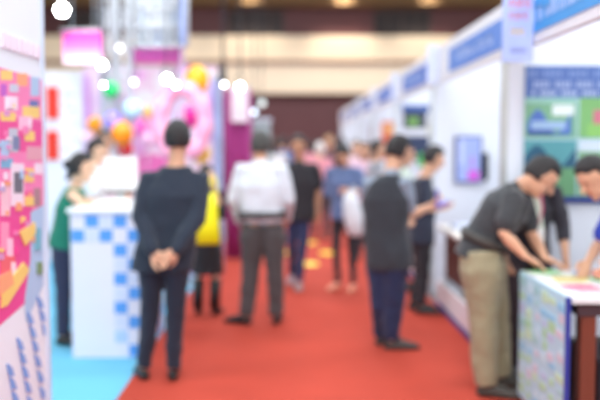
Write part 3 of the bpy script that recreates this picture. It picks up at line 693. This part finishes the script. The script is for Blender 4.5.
def person(label, J, s=1.0, skin='tan', hair='black', hairstyle='short', top=(40, 40, 45), bottom=(40, 44, 60), shoes=None, sleeve='short', hem=0.0, vox=.008,
           build=1.0, facef=(0, 1, 0), headu=(0, 0, 1), curl=.9, group=None, collar=None, belt=None, torso_w=1.0, sleeve_col=None, bottoms='trousers', legw=1.0, palms=None, jacket=False, barefoot=None):
    cl = max(vox, .009); hv = V(J['head']); f = V(facef).normalized(); u = V(headu); u = (u - f * u.dot(f)).normalized(); sd = f.cross(u)
    t = thing('person', label, 'person', (J['pelvis'].x, J['pelvis'].y, 0), group)
    k = s
    shA, shB = J['shA'], J['shB']; hpA, hpB = J['hipA'], J['hipB']
    latS = (shB - shA).normalized(); latP = (hpB - hpA).normalized()
    pel, wst, chs, nck = J['pelvis'], J['waist'], J['chest'], J['neck']
    mid = (shA + shB) / 2
    def torso(q, infl, stages):
        rs = []
        ctr = {'pin': pel, 'tuck': pel.lerp(wst, .70), 'lo': pel - (wst - pel) * (.45 + hem), 'pel': pel, 'wst': wst, 'chs': chs, 'up': mid + (mid - chs) * .05, 'top': nck.lerp(mid, .3)}
        dim = {'tuck': (.158, .114), 'pin': (.150, .104), 'lo': (.168, .118), 'pel': (.166, .12), 'wst': (.15, .108), 'chs': (.17, .122), 'up': (.115, .086), 'top': (.07, .066)}
        for st in stages:
            c = ctr[st]; hw, hd = dim[st]; hw = (hw * torso_w) * k * build + infl; hd = hd * k * build + infl
            lat = latP if st in ('lo', 'pel', 'pin') else (latP + latS).normalized() if st in ('wst', 'tuck') else latS
            ax = (nck - chs) if st in ('chs', 'up', 'top') else (wst - pel)
            dep = ax.cross(lat).normalized(); n = 20
            rs.append([c + lat * math.copysign(abs(math.cos(a)) ** .85, math.cos(a)) * hw + dep * math.copysign(abs(math.sin(a)) ** .9, math.sin(a)) * hd for a in [2 * PI * j / n for j in range(n)]])
        q.rings(rs)
    # body: one continuous figure
    q = MB()
    q.ell(hv + u * .022 * k, (sd * .074 * k, f * .093 * k, u * .092 * k))
    q.ell(hv - u * .045 * k + f * .018 * k, (sd * .056 * k, f * .066 * k, u * .074 * k))
    q.ell(hv - u * .10 * k + f * .055 * k, (sd * .024 * k, f * .022 * k, u * .018 * k))
    q.tube([hv + f * .09 * k + u * .008 * k, hv + f * .108 * k - u * .028 * k], [.009 * k, .0155 * k], None, 8)
    for sg in (-1, 1): q.ell(hv + sd * .077 * k * sg - u * .008 * k - f * .005 * k, (sd * .012 * k, f * .019 * k, u * .03 * k), None, 10, 8)
    q.tube([hv - u * .05 * k - f * .018 * k, nck, nck.lerp(mid, .7)], [.052 * k * build, .055 * k * build, .07 * k], None, 14)
    torso(q, -.022, ['lo', 'pel', 'wst', 'chs', 'up', 'top'])
    for A, lat in (('A', -1), ('B', 1)):
        sh, el, wr = J['sh' + A], J['el' + A], J['wr' + A]
        q.tube([mid.lerp(sh, .5), sh, sh.lerp(el, .45), el, el.lerp(wr, .35), wr], [.048 * k, .046 * k, .043 * k, .035 * k, .037 * k, .024 * k], None, 12)
        hd_ = J.get('hd' + A, (wr - el)); nr = J.get('pn' + A, (mid - wr) * 1.0 + V((0, 0, .01)))
        hand(q, wr, hd_, nr, J.get('th' + A, 1), curl, k)
        hp, kn, an, toe = J['hip' + A], J['kn' + A], J['an' + A], J['toe' + A]
        q.tube([hp, hp.lerp(kn, .4), kn, kn.lerp(an, .35), an], [v_ * k * min(1, legw) * .86 for v_ in (.066, .064, .046, .045, .034)], None, 12)
        q.tube([an - V((0, 0, .03 * k)), an.lerp(toe, .45) - V((0, 0, .012)), an.lerp(toe, .8) + V((0, 0, .012))], [.026 * k, .022 * k, .016 * k], None, 10)
    fuse(q, 'body', SKIN[skin], t, vox * .85)
    for sg in (-1, 1):
        q = MB(); q.ell(hv + f * .085 * k + u * .012 * k + sd * sg * .03 * k, (sd * .011 * k, f * .007 * k, u * .0055 * k), None, 10, 8); q.build('eye', EYE, t)
    q = MB(); q.ell(hv + f * .082 * k - u * .062 * k, (sd * .022 * k, f * .007 * k, u * .007 * k), None, 12, 8); q.build('mouth', LIP, t)
    # hair
    q = MB(); hm = HAIRM[hair]
    def hf(d):      # keep the cap on crown, sides and nape; tuck it inside the skull at the face
        fr, up = d.y, d.z
        if fr > .12 and up < .50 - .1 * abs(d.x): return .72
        if up < -.62: return .72
        return 1.0 + .04 * noise.noise(d * 4)
    q.ell(hv + u * .018 * k - f * .008 * k, (sd * .091 * k, f * .110 * k, u * .122 * k), None, 28, 20, hf)
    if hairstyle == 'long':
        rs = []
        for z_, hw, hd2, bk in ((.05, .07, .05, .03), (-.06, .085, .055, .05), (-.15, .085, .045, .065), (-.25, .06, .03, .075)):
            c = hv + u * z_ * k - f * bk * k
            rs.append([c + (sd * math.cos(a) * hw + f * math.sin(a) * hd2) * k for a in [2 * PI * j / 14 for j in range(14)]])
        q.rings(rs)
    if hairstyle == 'bun': q.ell(hv + u * .02 * k - f * .12 * k, (sd * .04 * k, f * .038 * k, u * .04 * k)); q.tube([hv - f * .07 * k, hv - f * .11 * k - u * .1 * k], [.04 * k, .02 * k], None, 10)
    fuse(q, 'hair', hm, t, max(vox, .009))
    # top
    q = MB(); ip = .008 if not jacket else .018
    torso(q, ip, ['lo', 'pel', 'wst', 'chs', 'up', 'top'] if hem >= 0 else ['pin', 'tuck', 'chs', 'up', 'top'])
    sq = q if sleeve_col is None else MB()
    for A in 'AB':
        sh, el, wr = J['sh' + A], J['el' + A], J['wr' + A]
        e2 = ip * .6
        if sleeve in ('long', 'rolled'):
            end = el.lerp(wr, .93 if sleeve == 'long' else .3)
            sq.tube([mid.lerp(sh, .4), sh, sh.lerp(el, .5), el, end], [.05 * k + e2, .057 * k + e2, .056 * k + e2, .05 * k + e2, (.038 if sleeve == 'long' else .047) * k + e2], None, 14)
        elif sleeve == 'short':
            sq.tube([mid.lerp(sh, .4), sh, sh.lerp(el, .35), sh.lerp(el, .72)], [.05 * k + e2, .057 * k + e2, .059 * k + e2, .058 * k + e2], None, 14, True)
        else:
            q.tube([mid.lerp(sh, .3), mid.lerp(sh, .75)], [.058 * k, .056 * k], None, 12)
    fuse(q, 'jacket' if jacket else 'shirt', cloth(*top), t, cl, .016)
    if sleeve_col is not None: fuse(sq, 'sleeves', cloth(*sleeve_col), t, cl, .012)
    # trousers
    q = MB(); torso(q, .004 if hem >= 0 else .026, ['lo', 'pel', 'wst'] if hem >= 0 else ['lo', 'pel', 'tuck'])
    if bottoms == 'skirt':
        rs = []
        kc = (J['knA'] + J['knB']) / 2
        for tt, hw, hd2 in ((0, .165, .12), (.5, .19, .15), (1.05, .19, .15)):
            c = pel.lerp(kc, tt); rs.append([c + (latP * math.cos(a) * hw + latP.cross(V((0, 0, 1))) * math.sin(a) * hd2) * k for a in [2 * PI * j / 20 for j in range(20)]])
        q.rings(rs)
    else:
        for A in 'AB':
            hp, kn, an = J['hip' + A], J['kn' + A], J['an' + A]
            L = legw
            q.tube([hp + (pel - hp) * .2, hp.lerp(kn, .25), hp.lerp(kn, .6), kn, kn.lerp(an, .5), an - V((0, 0, .01))], [.088 * k * L, .09 * k * L, .076 * k * L, .064 * k * L, .058 * k * L, .05 * k * L], None, 14, False)
    fuse(q, bottoms, cloth(*bottom), t, cl, .022)
    # shoes
    for A in 'AB':
        an, toe = J['an' + A], J['toe' + A]; dr = V((toe.x - an.x, toe.y - an.y, 0)); L = max(dr.length, .05); dr.normalize(); sl = V((-dr.y, dr.x, 0))
        rs = []; z0 = an.z - .085 * k
        heel = V((an.x, an.y, 0)) - dr * .06 * k
        for tt, hw, ht in ((0, .022, .05), (.04, .036, .075), (.12, .037, .085), (.19, .045, .062), (.25, .043, .045), (.285, .02, .025)):
            c = heel + dr * tt * k + V((0, 0, z0)); hw *= k; ht *= k
            rs.append([c + sl * x_ * hw + V((0, 0, z_ * ht)) for x_, z_ in ((-.9, 0), (-1, .25), (-.85, .7), (-.4, 1), (.4, 1), (.85, .7), (1, .25), (.9, 0))])
        q = MB(); q.rings(rs); o = q.build('shoe', shoes or M_SHOE, t)
        sb = o.modifiers.new('sub', 'SUBSURF'); sb.levels = 1; sb.render_levels = 1
    if collar:
        up_ = (nck - mid).normalized(); n = 20; rs = []
        dp = up_.cross(latS).normalized()
        for z_, r_ in ((-.03, .072), (.0, .064), (.03, .062), (.03, .057), (-.03, .06)):
            c = nck.lerp(mid, .25) + up_ * z_ * k; rs.append([c + (latS * math.cos(a) + dp * math.sin(a)) * r_ * k for a in [2 * PI * j / n for j in range(n)]])
        q = MB(); q.rings(rs, None, True, False); q.build('collar', cloth(*collar), t)
    if belt:
        ax = (wst - pel).normalized(); dp = ax.cross(latP).normalized(); n = 24; rs = []
        for z_, e_ in ((-.03, .018), (-.03, .032), (.02, .032), (.02, .018)):
            c = pel.lerp(wst, .62 if hem >= 0 else .60) + ax * z_; rs.append([c + latP * math.cos(a) * (.158 * k * torso_w * build + e_) + dp * math.sin(a) * (.115 * k * build + e_) for a in [2 * PI * j / n for j in range(n)]])
        q = MB(); q.rings(rs, None, True, False); q.build('belt', cm(*belt), t)
    return t

def PJ(Y, **kw):
    """joints from photo positions (px, py, depth offset)"""
    return {k_: (aY(v[0], v[1], Y + v[2]) if k_ not in ('thA', 'thB') and not isinstance(v, (int, float, Vector)) else v) for k_, v in kw.items()}
def std(X, Y, h=1.68, face=0.0, stride=.0, armf=0.05, bend=0.0):
    """standing pose; face = heading in degrees, 0 looks away down the aisle, 180 looks to the viewer"""
    k = h / 1.72; c, s_ = math.cos(math.radians(-face)), math.sin(math.radians(-face))
    def L(x, y, z): return V((X + (x * c - y * s_) * k, Y + (x * s_ + y * c) * k, z * k))
    J = dict(head=L(0, .03 + bend, 1.605), neck=L(0, -.01 + bend * .7, 1.47), chest=L(0, bend * .5, 1.27), waist=L(0, .0, 1.07), pelvis=L(0, 0, .93),
             shA=L(-.18, -.01 + bend * .6, 1.40), shB=L(.18, -.01 + bend * .6, 1.40), elA=L(-.235, -.02 + armf * .3, 1.13), elB=L(.235, -.02 + armf * .3, 1.13),
             wrA=L(-.22, .05 + armf * 2, .92 + armf * .8), wrB=L(.22, .05 + armf * 2, .92 + armf * .8), hipA=L(-.09, 0, .90), hipB=L(.09, 0, .90),
             knA=L(-.10, .03 + stride * .5, .49), knB=L(.10, .03 - stride * .4, .49), anA=L(-.10, -.03 + stride, .09), anB=L(.10, -.03 - stride, .09),
             toeA=L(-.13, .15 + stride, .02), toeB=L(.13, .15 - stride, .02), thA=1, thB=-1)
    return J, k, V((s_ * -1, c, 0))

def foot(J, A, px, Y, py=None):
    pass

# --- man in navy suit, hands clasped behind his back
J = PJ(5.36, head=(178, 140, .02), neck=(177, 161, 0), chest=(174, 195, 0), waist=(169, 228, 0), pelvis=(165, 252, 0), shA=(148, 179, 0), shB=(201, 179, 0),
       elA=(141, 218, -.06), elB=(197, 218, -.08), wrA=(153, 252, -.18), wrB=(176, 251, -.19), hipA=(152, 257, 0), hipB=(177, 257, 0), knA=(150, 315, .02), knB=(175, 315, .0),
       anA=(144, 367, .0), anB=(173, 369, -.02), toeA=(137, 372, .22), toeB=(175, 372, .22))
J['anA'].z = J['anB'].z = .09; J['toeA'].z = J['toeB'].z = .02
J['hdA'] = V((.7, -.05, -.6)); J['hdB'] = V((-.8, -.05, -.55)); J['pnA'] = V((0, -1, 0)); J['pnB'] = V((0, 1, 0)); J['thA'] = 1; J['thB'] = 1
P1 = person('man in a dark navy suit standing with hands clasped behind his back', J, 1.0, 'tan', 'black', 'short', (34, 44, 60), (30, 36, 54), sleeve='long', vox=.0065, jacket=True, hem=.3, facef=(.12, 1, -.08), curl=1.2, build=1.0, legw=1.0, torso_w=1.12)
# --- woman behind him with a yellow bag
J, k, f = std(aY(206, 200, 7.45).x, 7.45, 1.36, 10)
J['elB'] += V((-.03, -.05, .02)); J['wrB'] = aY(213, 183, 7.22); J['elA'] += V((.03, 0, 0))
t2 = person('woman in black dress and boots carrying a yellow bag behind the suited man', J, k, 'fair', 'black', 'long', (44, 44, 50), (42, 42, 48), sleeve='rolled', bottoms='skirt', facef=f, vox=.010)
for A in 'AB':
    q = MB(); q.tube([J['an' + A] - V((0, 0, .02)), J['an' + A].lerp(J['kn' + A], .4), J['an' + A].lerp(J['kn' + A], .8)], [.05, .052, .058], None, 14, False); q.build('boot_shaft', M_SHOE, t2)
p = aY(206, 220, 7.0)
t = thing('yellow_bag', 'bright yellow carrier bag hanging beside the suited man\'s elbow', 'bag', (p.x, 7.0, p.z - .22))
q = MB(); a = aY(191, 244, 7.0); b = aY(219, 194, 7.0); n = 20; rs = []
for z_, w_, sh, d_ in ((0, .5, 0, .03), (.03, .53, 0, .05), (.4, .5, .0, .06), (.75, .40, .05, .05), (1, .26, .12, .03)):
    W = (b.x - a.x); c = V((a.x + W * (.5 + sh * .8), 7.0, a.z + (b.z - a.z) * z_))
    rs.append([c + V((math.copysign(abs(math.cos(g)) ** .5, math.cos(g)) * W * w_, math.copysign(abs(math.sin(g)) ** .7, math.sin(g)) * d_, 0)) for g in [2 * PI * j / n for j in range(n)]])
q.rings(rs); q.build('sack', mat('yellow_fabric', srgb(250, 244, 8), .6, .06, bump=.3), t)
q = MB(); q.tube([V((b.x - .10, 6.99, b.z - .01)), V((b.x - .08, 7.05, b.z + .12)), V((b.x - .06, 7.2, b.z + .14)), V((b.x - .03, 7.05, b.z + .12)), V((b.x - .02, 6.99, b.z - .01))], .007, None, 8); q.build('handle', MC['yellow_fabric'], t)
# --- man in white shirt
J = PJ(7.0, head=(260, 146, .02), neck=(260, 161, 0), chest=(260, 185, 0), waist=(262, 208, 0), pelvis=(263, 222, 0), shA=(241, 169, 0), shB=(282, 169, 0),
       elA=(233, 199, .02), elB=(289, 199, .0), wrA=(240, 222, .16), wrB=(287, 219, .2), hipA=(253, 226, 0), hipB=(273, 226, 0), knA=(251, 270, .03), knB=(275, 270, .0),
       anA=(246, 314, .0), anB=(276, 313, .02), toeA=(229, 316, .08), toeB=(280, 316, .26), thA=(0, 0, 0), thB=(0, 0, 0))
J['thA'] = 1; J['thB'] = -1
J['anA'].z = J['anB'].z = .09; J['toeA'].z = J['toeB'].z = .02
person('man in white shirt and grey trousers standing in the aisle with his back turned', J, 1.0, 'tan', 'grey', 'short', (218, 226, 236), (72, 68, 70), sleeve='long', vox=.008, hem=-1, facef=(-.3, 1, 0), collar=(232, 234, 240), belt=(40, 34, 34), legw=1.25, torso_w=1.1)
# --- man in black polo walking to the viewer
J = PJ(8.9, head=(298, 147, -.02), neck=(299, 162, 0), chest=(301, 182, 0), waist=(300, 200, 0), pelvis=(299, 212, 0), shA=(315, 168, 0), shB=(286, 168, 0),
       elA=(319, 192, .0), elB=(282, 192, .0), wrA=(318, 212, -.06), wrB=(285, 212, -.06), hipA=(305, 214, 0), hipB=(292, 214, 0), knA=(302, 248, -.05), knB=(292, 248, .05),
       anA=(299, 278, -.1), anB=(292, 276, .25), toeA=(298, 284, -.35), toeB=(290, 280, .05))
J['thA'] = 1; J['thB'] = -1; J['anA'].z = .09; J['toeA'].z = .02; J['anB'].z = .10; J['toeB'].z = .03
person('man in black polo shirt and dark blue jeans walking towards the viewer', J, 1.0, 'brown', 'black', 'short', (44, 42, 48), (44, 54, 92), shoes=cm(150, 150, 158), sleeve='short', vox=.009, hem=.2, facef=(0, -1, -.05), collar=(40, 40, 46), torso_w=1.05, legw=.85)
# --- young woman in denim shirt
J, k, f = std(aY(345, 200, 8.7).x, 8.7, 1.56, 205, bend=.05)
J['elA'] += V((0, -.05, .03)); J['wrA'] = J['elA'] + V((-.16, -.16, .02)); J['wrB'] = J['elB'] + V((.13, -.17, .02)); J['head'] += V((0, -.04, -.02))
person('young woman in denim shirt and black leggings looking down at her hands', J, k, 'tan', 'black', 'long', (98, 116, 158), (46, 42, 50), shoes=cm(226, 150, 122), sleeve='rolled', vox=.009, facef=(.2, -1, -.7), headu=(0, -.5, 1), legw=.78, hem=.2)
p = aY(352, 212, 8.4)
t = thing('white_tote', 'white cloth tote bag held in front of the denim-shirted woman', 'bag', (p.x, 8.30, p.z - .2))
q = MB(); a = aY(343, 236, 8.30); b = aY(363, 192, 8.30); rs = []
for z_, w_, d_ in ((0, .25, .03), (.05, .38, .05), (.45, .5, .07), (.8, .42, .05), (1, .25, .03)):
    c = V(((a.x + b.x) / 2 + .03 * (z_ - .5) * -2, 8.30, a.z + (b.z - a.z) * z_)); W = b.x - a.x
    rs.append([c + V((math.cos(g) * W * w_, math.sin(g) * d_, 0)) for g in [2 * PI * j / 18 for j in range(18)]])
q.rings(rs); q.build('pouch', mat('white_canvas', srgb(222, 226, 234), .8, .05, bump=.3), t)
q = MB(); q.tube([V((a.x + .08, 8.30, b.z - .02)), V((a.x + .09, 8.36, b.z + .06)), V((b.x - .08, 8.36, b.z + .06)), V((b.x - .08, 8.30, b.z - .02))], .007, None, 8); q.build('strap', MC['white_canvas'], t)
# --- man in charcoal vest
J = PJ(6.15, head=(398, 152, .04), neck=(392, 171, 0), chest=(387, 200, 0), waist=(386, 230, 0), pelvis=(388, 250, 0), shA=(369, 184, .06), shB=(406, 184, -.08),
       elA=(372, 218, .18), elB=(409, 216, -.02), wrA=(398, 222, .32), wrB=(430, 206, .10), hipA=(380, 254, .04), hipB=(396, 254, -.04), knA=(381, 305, .03), knB=(393, 306, -.03),
       anA=(381, 343, .12), anB=(391, 346, -.03), toeA=(398, 347, .25), toeB=(408, 352, -.02))
J['thA'] = 1; J['thB'] = 1
for a_ in ('anA', 'anB'): J[a_].z = .09
for a_ in ('toeA', 'toeB'): J[a_].z = .02
J['pnB'] = V((0, .5, .6))
person('man in charcoal vest with pale sleeves and navy jeans at the booth edge', J, 1.0, 'tan', 'black', 'short', (48, 52, 60), (32, 42, 78), shoes=cm(70, 64, 62), sleeve='short', vox=.0075, hem=.45, facef=(.75, .6, -.35), headu=(.2, .1, 1), torso_w=1.0, build=1.08, legw=1.25, sleeve_col=(134, 146, 164), collar=(150, 160, 176))
# --- man further in, reading, facing right
J = PJ(7.5, head=(434, 159, 0), neck=(426, 175, 0), chest=(424, 198, 0), waist=(422, 220, 0), pelvis=(421, 236, 0), shA=(420, 183, .14), shB=(424, 183, -.15),
       elA=(425, 206, .16), elB=(424, 208, -.16), wrA=(440, 208, .12), wrB=(438, 209, -.10), hipA=(420, 238, .07), hipB=(423, 238, -.07), knA=(420, 275, .08), knB=(424, 275, -.08),
       anA=(413, 305, .12), anB=(420, 305, -.08), toeA=(430, 310, .14), toeB=(437, 312, -.1))
J['thA'] = 1; J['thB'] = 1; J['hdA'] = V((1, -.1, .1)); J['hdB'] = V((1, .1, .1)); J['pnA'] = V((0, 0, 1)); J['pnB'] = V((0, 0, 1))
for a_ in ('anA', 'anB'): J[a_].z = .09
for a_ in ('toeA', 'toeB'): J[a_].z = .02
person('man in dark navy shirt reading a purple booklet beside the white booth wall', J, .96, 'tan', 'black', 'short', (42, 48, 66), (40, 40, 48), sleeve='short', vox=.009, facef=(1, .1, -.35), headu=(.3, 0, 1), hem=.1, legw=.9, curl=1.0)
p = aY(443, 205, 7.5)
t = thing('purple_booklet', 'open purple booklet in the hands of the man reading', 'booklet', (p.x, 7.5, p.z))
q = MB(); q.hexa([p + V(v_) for v_ in ((-.06, -.13, -.02), (.05, -.13, .03), (.05, 0, .015), (-.06, 0, -.035), (-.065, -.13, -.01), (.045, -.13, .04), (.045, 0, .025), (-.065, 0, -.025))]); q.build('cover', cm(96, 76, 170), t)
q = MB(); q.hexa([p + V(v_) for v_ in ((-.06, 0, -.035), (.05, 0, .015), (.05, .13, .03), (-.06, .13, -.02), (-.065, 0, -.025), (.045, 0, .025), (.045, .13, .04), (-.065, .13, -.01))]); q.build('pages', cm(150, 130, 214), t)
p = aY(437, 199, 6.25)
t = thing('mobile_phone', 'blue-violet mobile phone in the raised hand of the vested man', 'phone', (p.x, 6.25, p.z))
bx('case', (p.x - .005, 6.21, p.z - .075), (p.x + .007, 6.29, p.z + .075), cm(80, 84, 180), t, .003)
bx('screen', (p.x - .0065, 6.215, p.z - .068), (p.x - .005, 6.285, p.z + .068), mat('phone_screen', srgb(150, 140, 220), .2, emit=.2), t)
# --- man leaning over the table
J = PJ(5.06, head=(541, 177, -.12), neck=(523, 187, -.07), chest=(507, 207, -.03), waist=(489, 232, 0), pelvis=(481, 250, 0), shA=(521, 194, .10), shB=(513, 199, -.2),
       elA=(533, 236, .06), elB=(504, 234, -.24), wrA=(545, 258, -.10), wrB=(525, 256, -.28), hipA=(484, 252, .09), hipB=(480, 254, -.09), knA=(495, 312, .10), knB=(483, 314, -.09),
       anA=(500, 370, .1), anB=(486, 376, -.10), toeA=(522, 376, .08), toeB=(510, 386, -.14))
J['thA'] = 1; J['thB'] = 1
for a_ in ('anA', 'anB'): J[a_].z = .09
for a_ in ('toeA', 'toeB'): J[a_].z = .02
J['hdA'] = V((.7, -.3, -.3)); J['hdB'] = V((.8, -.1, -.45)); J['pnA'] = V((0, 0, -1)); J['pnB'] = V((0, 0, -1))
person('man in black polo and khaki trousers leaning over the front table', J, 1.02, 'tan', 'black', 'short', (56, 58, 62), (150, 142, 114), shoes=cm(66, 62, 56), sleeve='short', vox=.0065, facef=(.72, -.05, -.72), headu=(.75, .1, .6), build=1.12, hem=.1, curl=.5, legw=1.42, collar=(50, 52, 58), belt=(60, 56, 52), torso_w=.95)
# --- person behind in black jacket with lanyard
J, k, f = std(aY(530, 200, 5.37).x, 5.37, 1.52, 188, bend=.0)
for n_ in ('elA', 'elB'): J[n_] += V((-.0, -.03, -.0))
J['wrA'] = J['elA'] + V((-.02, -.12, -.18)); J['wrB'] = J['elB'] + V((.02, -.10, -.18)); J['head'] += V((.05, -.03, -.05))
t9 = person('person in black jacket over a pale green shirt behind the leaning man', J, k, 'tan', 'black', 'short', (48, 46, 56), (60, 50, 58), sleeve='rolled', vox=.008, facef=(-.4, -.9, -.6), headu=(-.1, -.3, 1), jacket=False, collar=(222, 232, 200), build=.9)
q = MB(); c = J['chest']; c2 = J['neck']
q.hexa([V((c.x - .05, c.y - .17, c.z - .15)), V((c.x + .05, c.y - .17, c.z - .15)), V((c.x + .05, c.y - .1, c.z - .15)), V((c.x - .05, c.y - .1, c.z - .15)),
        V((c2.x - .05, c2.y - .09, c2.z - .06)), V((c2.x + .04, c2.y - .09, c2.z - .06)), V((c2.x + .04, c2.y - .04, c2.z - .02)), V((c2.x - .05, c2.y - .04, c2.z - .02))])
q.build('shirt_front', cloth(214, 224, 206), t9, .01)
q = MB(); q.tube([c2 + V((-.06, -.05, -.03)), c + V((-.03, -.178, .02)), c + V((.0, -.182, -.1)), c + V((.03, -.178, .02)), c2 + V((.05, -.05, -.03))], .007, None, 6); q.build('lanyard', cm(214, 96, 130), t9)
bx('name_badge', (c.x - .04, c.y - .19, c.z - .2), (c.x + .04, c.y - .183, c.z - .1), M_PAPER, t9)
# --- person at the right edge
J, k, f = std(aY(610, 200, 4.9).x, 4.62, 1.62, 300)
X_ = aY(594, 178, 4.55)
J['head'] = V((X_.x, 4.55, X_.z)); J['neck'] = J['head'] + V((.08, .03, -.13)); mid_ = J['neck'] + V((.02, .01, -.06))
J['shA'] = mid_ + V((.1, -.15, -.02)); J['shB'] = mid_ + V((.0, .18, -.02)); J['shA'], J['shB'] = J['shB'], J['shA']
J['shA'] = aY(613, 215, 4.72); J['shB'] = aY(634, 213, 4.42)
J['elA'] = aY(600, 243, 4.74); J['wrA'] = aY(588, 262, 4.62); J['elB'] = aY(640, 245, 4.40); J['wrB'] = aY(618, 262, 4.3)
dx = aY(640, 200, 4.6).x - J['pelvis'].x
mid_ = (J['shA'] + J['shB']) / 2; J['neck'] = V((mid_.x - .01, 4.57, mid_.z + .06))
J['chest'] = V((mid_.x + .09, 4.6, mid_.z - .14))
px_ = 2.33
sh_ = px_ - J['pelvis'].x
for n_ in ('pelvis', 'waist', 'hipA', 'hipB', 'knA', 'knB', 'anA', 'anB', 'toeA', 'toeB'): J[n_] = J[n_] + V((sh_, 0, 0))
J['waist'].x -= .08
J['hdA'] = V((-.3, -.3, -.5)); J['hdB'] = V((-.6, -.1, -.4))
person('person in blue shirt bending over the leaflets at the right edge', J, .98, 'tan', 'black', 'short', (48, 70, 190), (50, 50, 60), sleeve='short', vox=.008, facef=(-.8, -.3, -.55), headu=(-.4, 0, 1), curl=.5, collar=(50, 84, 220), build=.92)
# --- woman in green behind the counter
J = PJ(6.35, head=(82, 168, -.02), neck=(76, 185, 0), chest=(71, 207, 0), waist=(66, 229, 0), pelvis=(63, 243, 0), shA=(77, 193, .12), shB=(72, 195, -.15),
       elA=(92, 205, .10), elB=(85, 207, -.16), wrA=(110, 206, .06), wrB=(103, 206, -.14), hipA=(64, 246, .07), hipB=(62, 246, -.07), knA=(65, 292, .06), knB=(63, 292, -.07),
       anA=(64, 335, .08), anB=(62, 340, -.08), toeA=(82, 340, .08), toeB=(76, 345, -.1))
J['thA'] = 1; J['thB'] = 1; J['toeB'].x = J['anB'].x + .13; J['toeA'].x = J['anA'].x + .13
for a_ in ('anA', 'anB'): J[a_].z = .09
for a_ in ('toeA', 'toeB'): J[a_].z = .02
sh_ = V((-.03, .1, 0)); 
J['hdA'] = V((1, -.1, -.1)); J['hdB'] = V((1, .1, -.1)); J['pnA'] = V((0, 0, -1)); J['pnB'] = V((0, 0, -1))
person('woman in sleeveless green top leaning her arms on the checkered counter', J, .92, 'fair', 'black', 'bun', (24, 118, 96), (46, 48, 74), sleeve='none', vox=.008, facef=(1, .25, -.1), curl=.4, build=.95, legw=1.0, torso_w=1.0)
J, k, f = std(aY(92, 200, 7.45).x, 7.45, 1.60, 70, bend=.03)
person('woman in white blouse with dark hair behind the woman in green', J, k, 'fair', 'black', 'long', (240, 240, 244), (60, 60, 80), sleeve='short', vox=.010, facef=(.9, -.2, -.2))
J, k, f = std(aY(105, 200, 8.3).x, 8.3, 1.68, 160)
person('dark-haired person facing the viewer below the small orange balloon', J, k, 'tan', 'black', 'short', (236, 214, 224), (60, 60, 80), sleeve='short', vox=.012, facef=(.2, -1, -.1))

# --- far crowd
CR = [(274, 14.0, 1.66, 20, 'brown', 'fair', (226, 224, 226), (60, 60, 76), 'long', 'woman in white top seen between the white-shirted man and the black polo'),
      (320, 13.5, 1.58, 10, 'white', 'fair', (232, 158, 172), (70, 60, 70), 'short', 'person in pink top and white cap walking away down the aisle'),
      (329, 16.0, 1.72, 180, 'blond', 'tan', (120, 84, 92), (60, 50, 60), 'short', 'light-haired person in dull maroon top behind the white cap'),
      (312, 19.0, 1.62, 20, 'black', 'tan', (220, 150, 160), (60, 56, 70), 'long', 'person in rose top deep in the crowd right of the black polo'),
      (338, 14.5, 1.60, 350, 'black', 'tan', (62, 50, 62), (50, 48, 60), 'long', 'person in dark top with long black hair behind the denim shirt'),
      (356, 12.6, 1.62, 175, 'black', 'fair', (224, 196, 208), (56, 54, 66), 'short', 'person in pale pink top left of the vested man'),
      (365, 11.0, 1.58, 190, 'black', 'tan', (212, 178, 196), (60, 60, 70), 'long', 'woman in lilac-pink top just behind the vested man'),
      (283, 18.0, 1.70, 0, 'black', 'tan', (90, 110, 160), (50, 50, 66), 'short', 'person in faded blue shirt far behind the white-shirted man'),
      (342, 18.5, 1.70, 10, 'black', 'tan', (70, 56, 64), (50, 48, 60), 'short', 'tall person in dark shirt far down the right side of aisle'),
      (334, 21.0, 1.64, 180, 'brown', 'fair', (196, 160, 150), (60, 50, 60), 'long', 'person in beige top furthest away on the right of aisle'),
      (303, 22.0, 1.66, 0, 'black', 'tan', (110, 70, 80), (60, 50, 60), 'short', 'person in wine-red top furthest away behind the black polo'),
      (266, 21.0, 1.68, 0, 'black', 'tan', (210, 206, 210), (60, 60, 76), 'short', 'person in pale grey shirt far left in the crowd'),
      (376, 9.9, 1.60, 100, 'black', 'tan', (150, 150, 158), (60, 60, 70), 'short', 'person in grey shirt hidden by the vested man\'s shoulder'),
      (404, 8.7, 1.55, 90, 'black', 'tan', (196, 210, 200), (60, 60, 70), 'long', 'person in pale green top between vested man and reading man')]
for (px, Y, h, face, hr, sk, tp, bt, hs, lb) in CR:
    J, k, f = std(aY(px, 160, Y).x, Y, h, face, stride=.08 if face in (10, 20) else 0)
    person(lb, J, k, sk, hr, hs, tp, bt, sleeve='short', vox=.014 if Y < 15 else .018, facef=f, group='visitors far down the aisle')
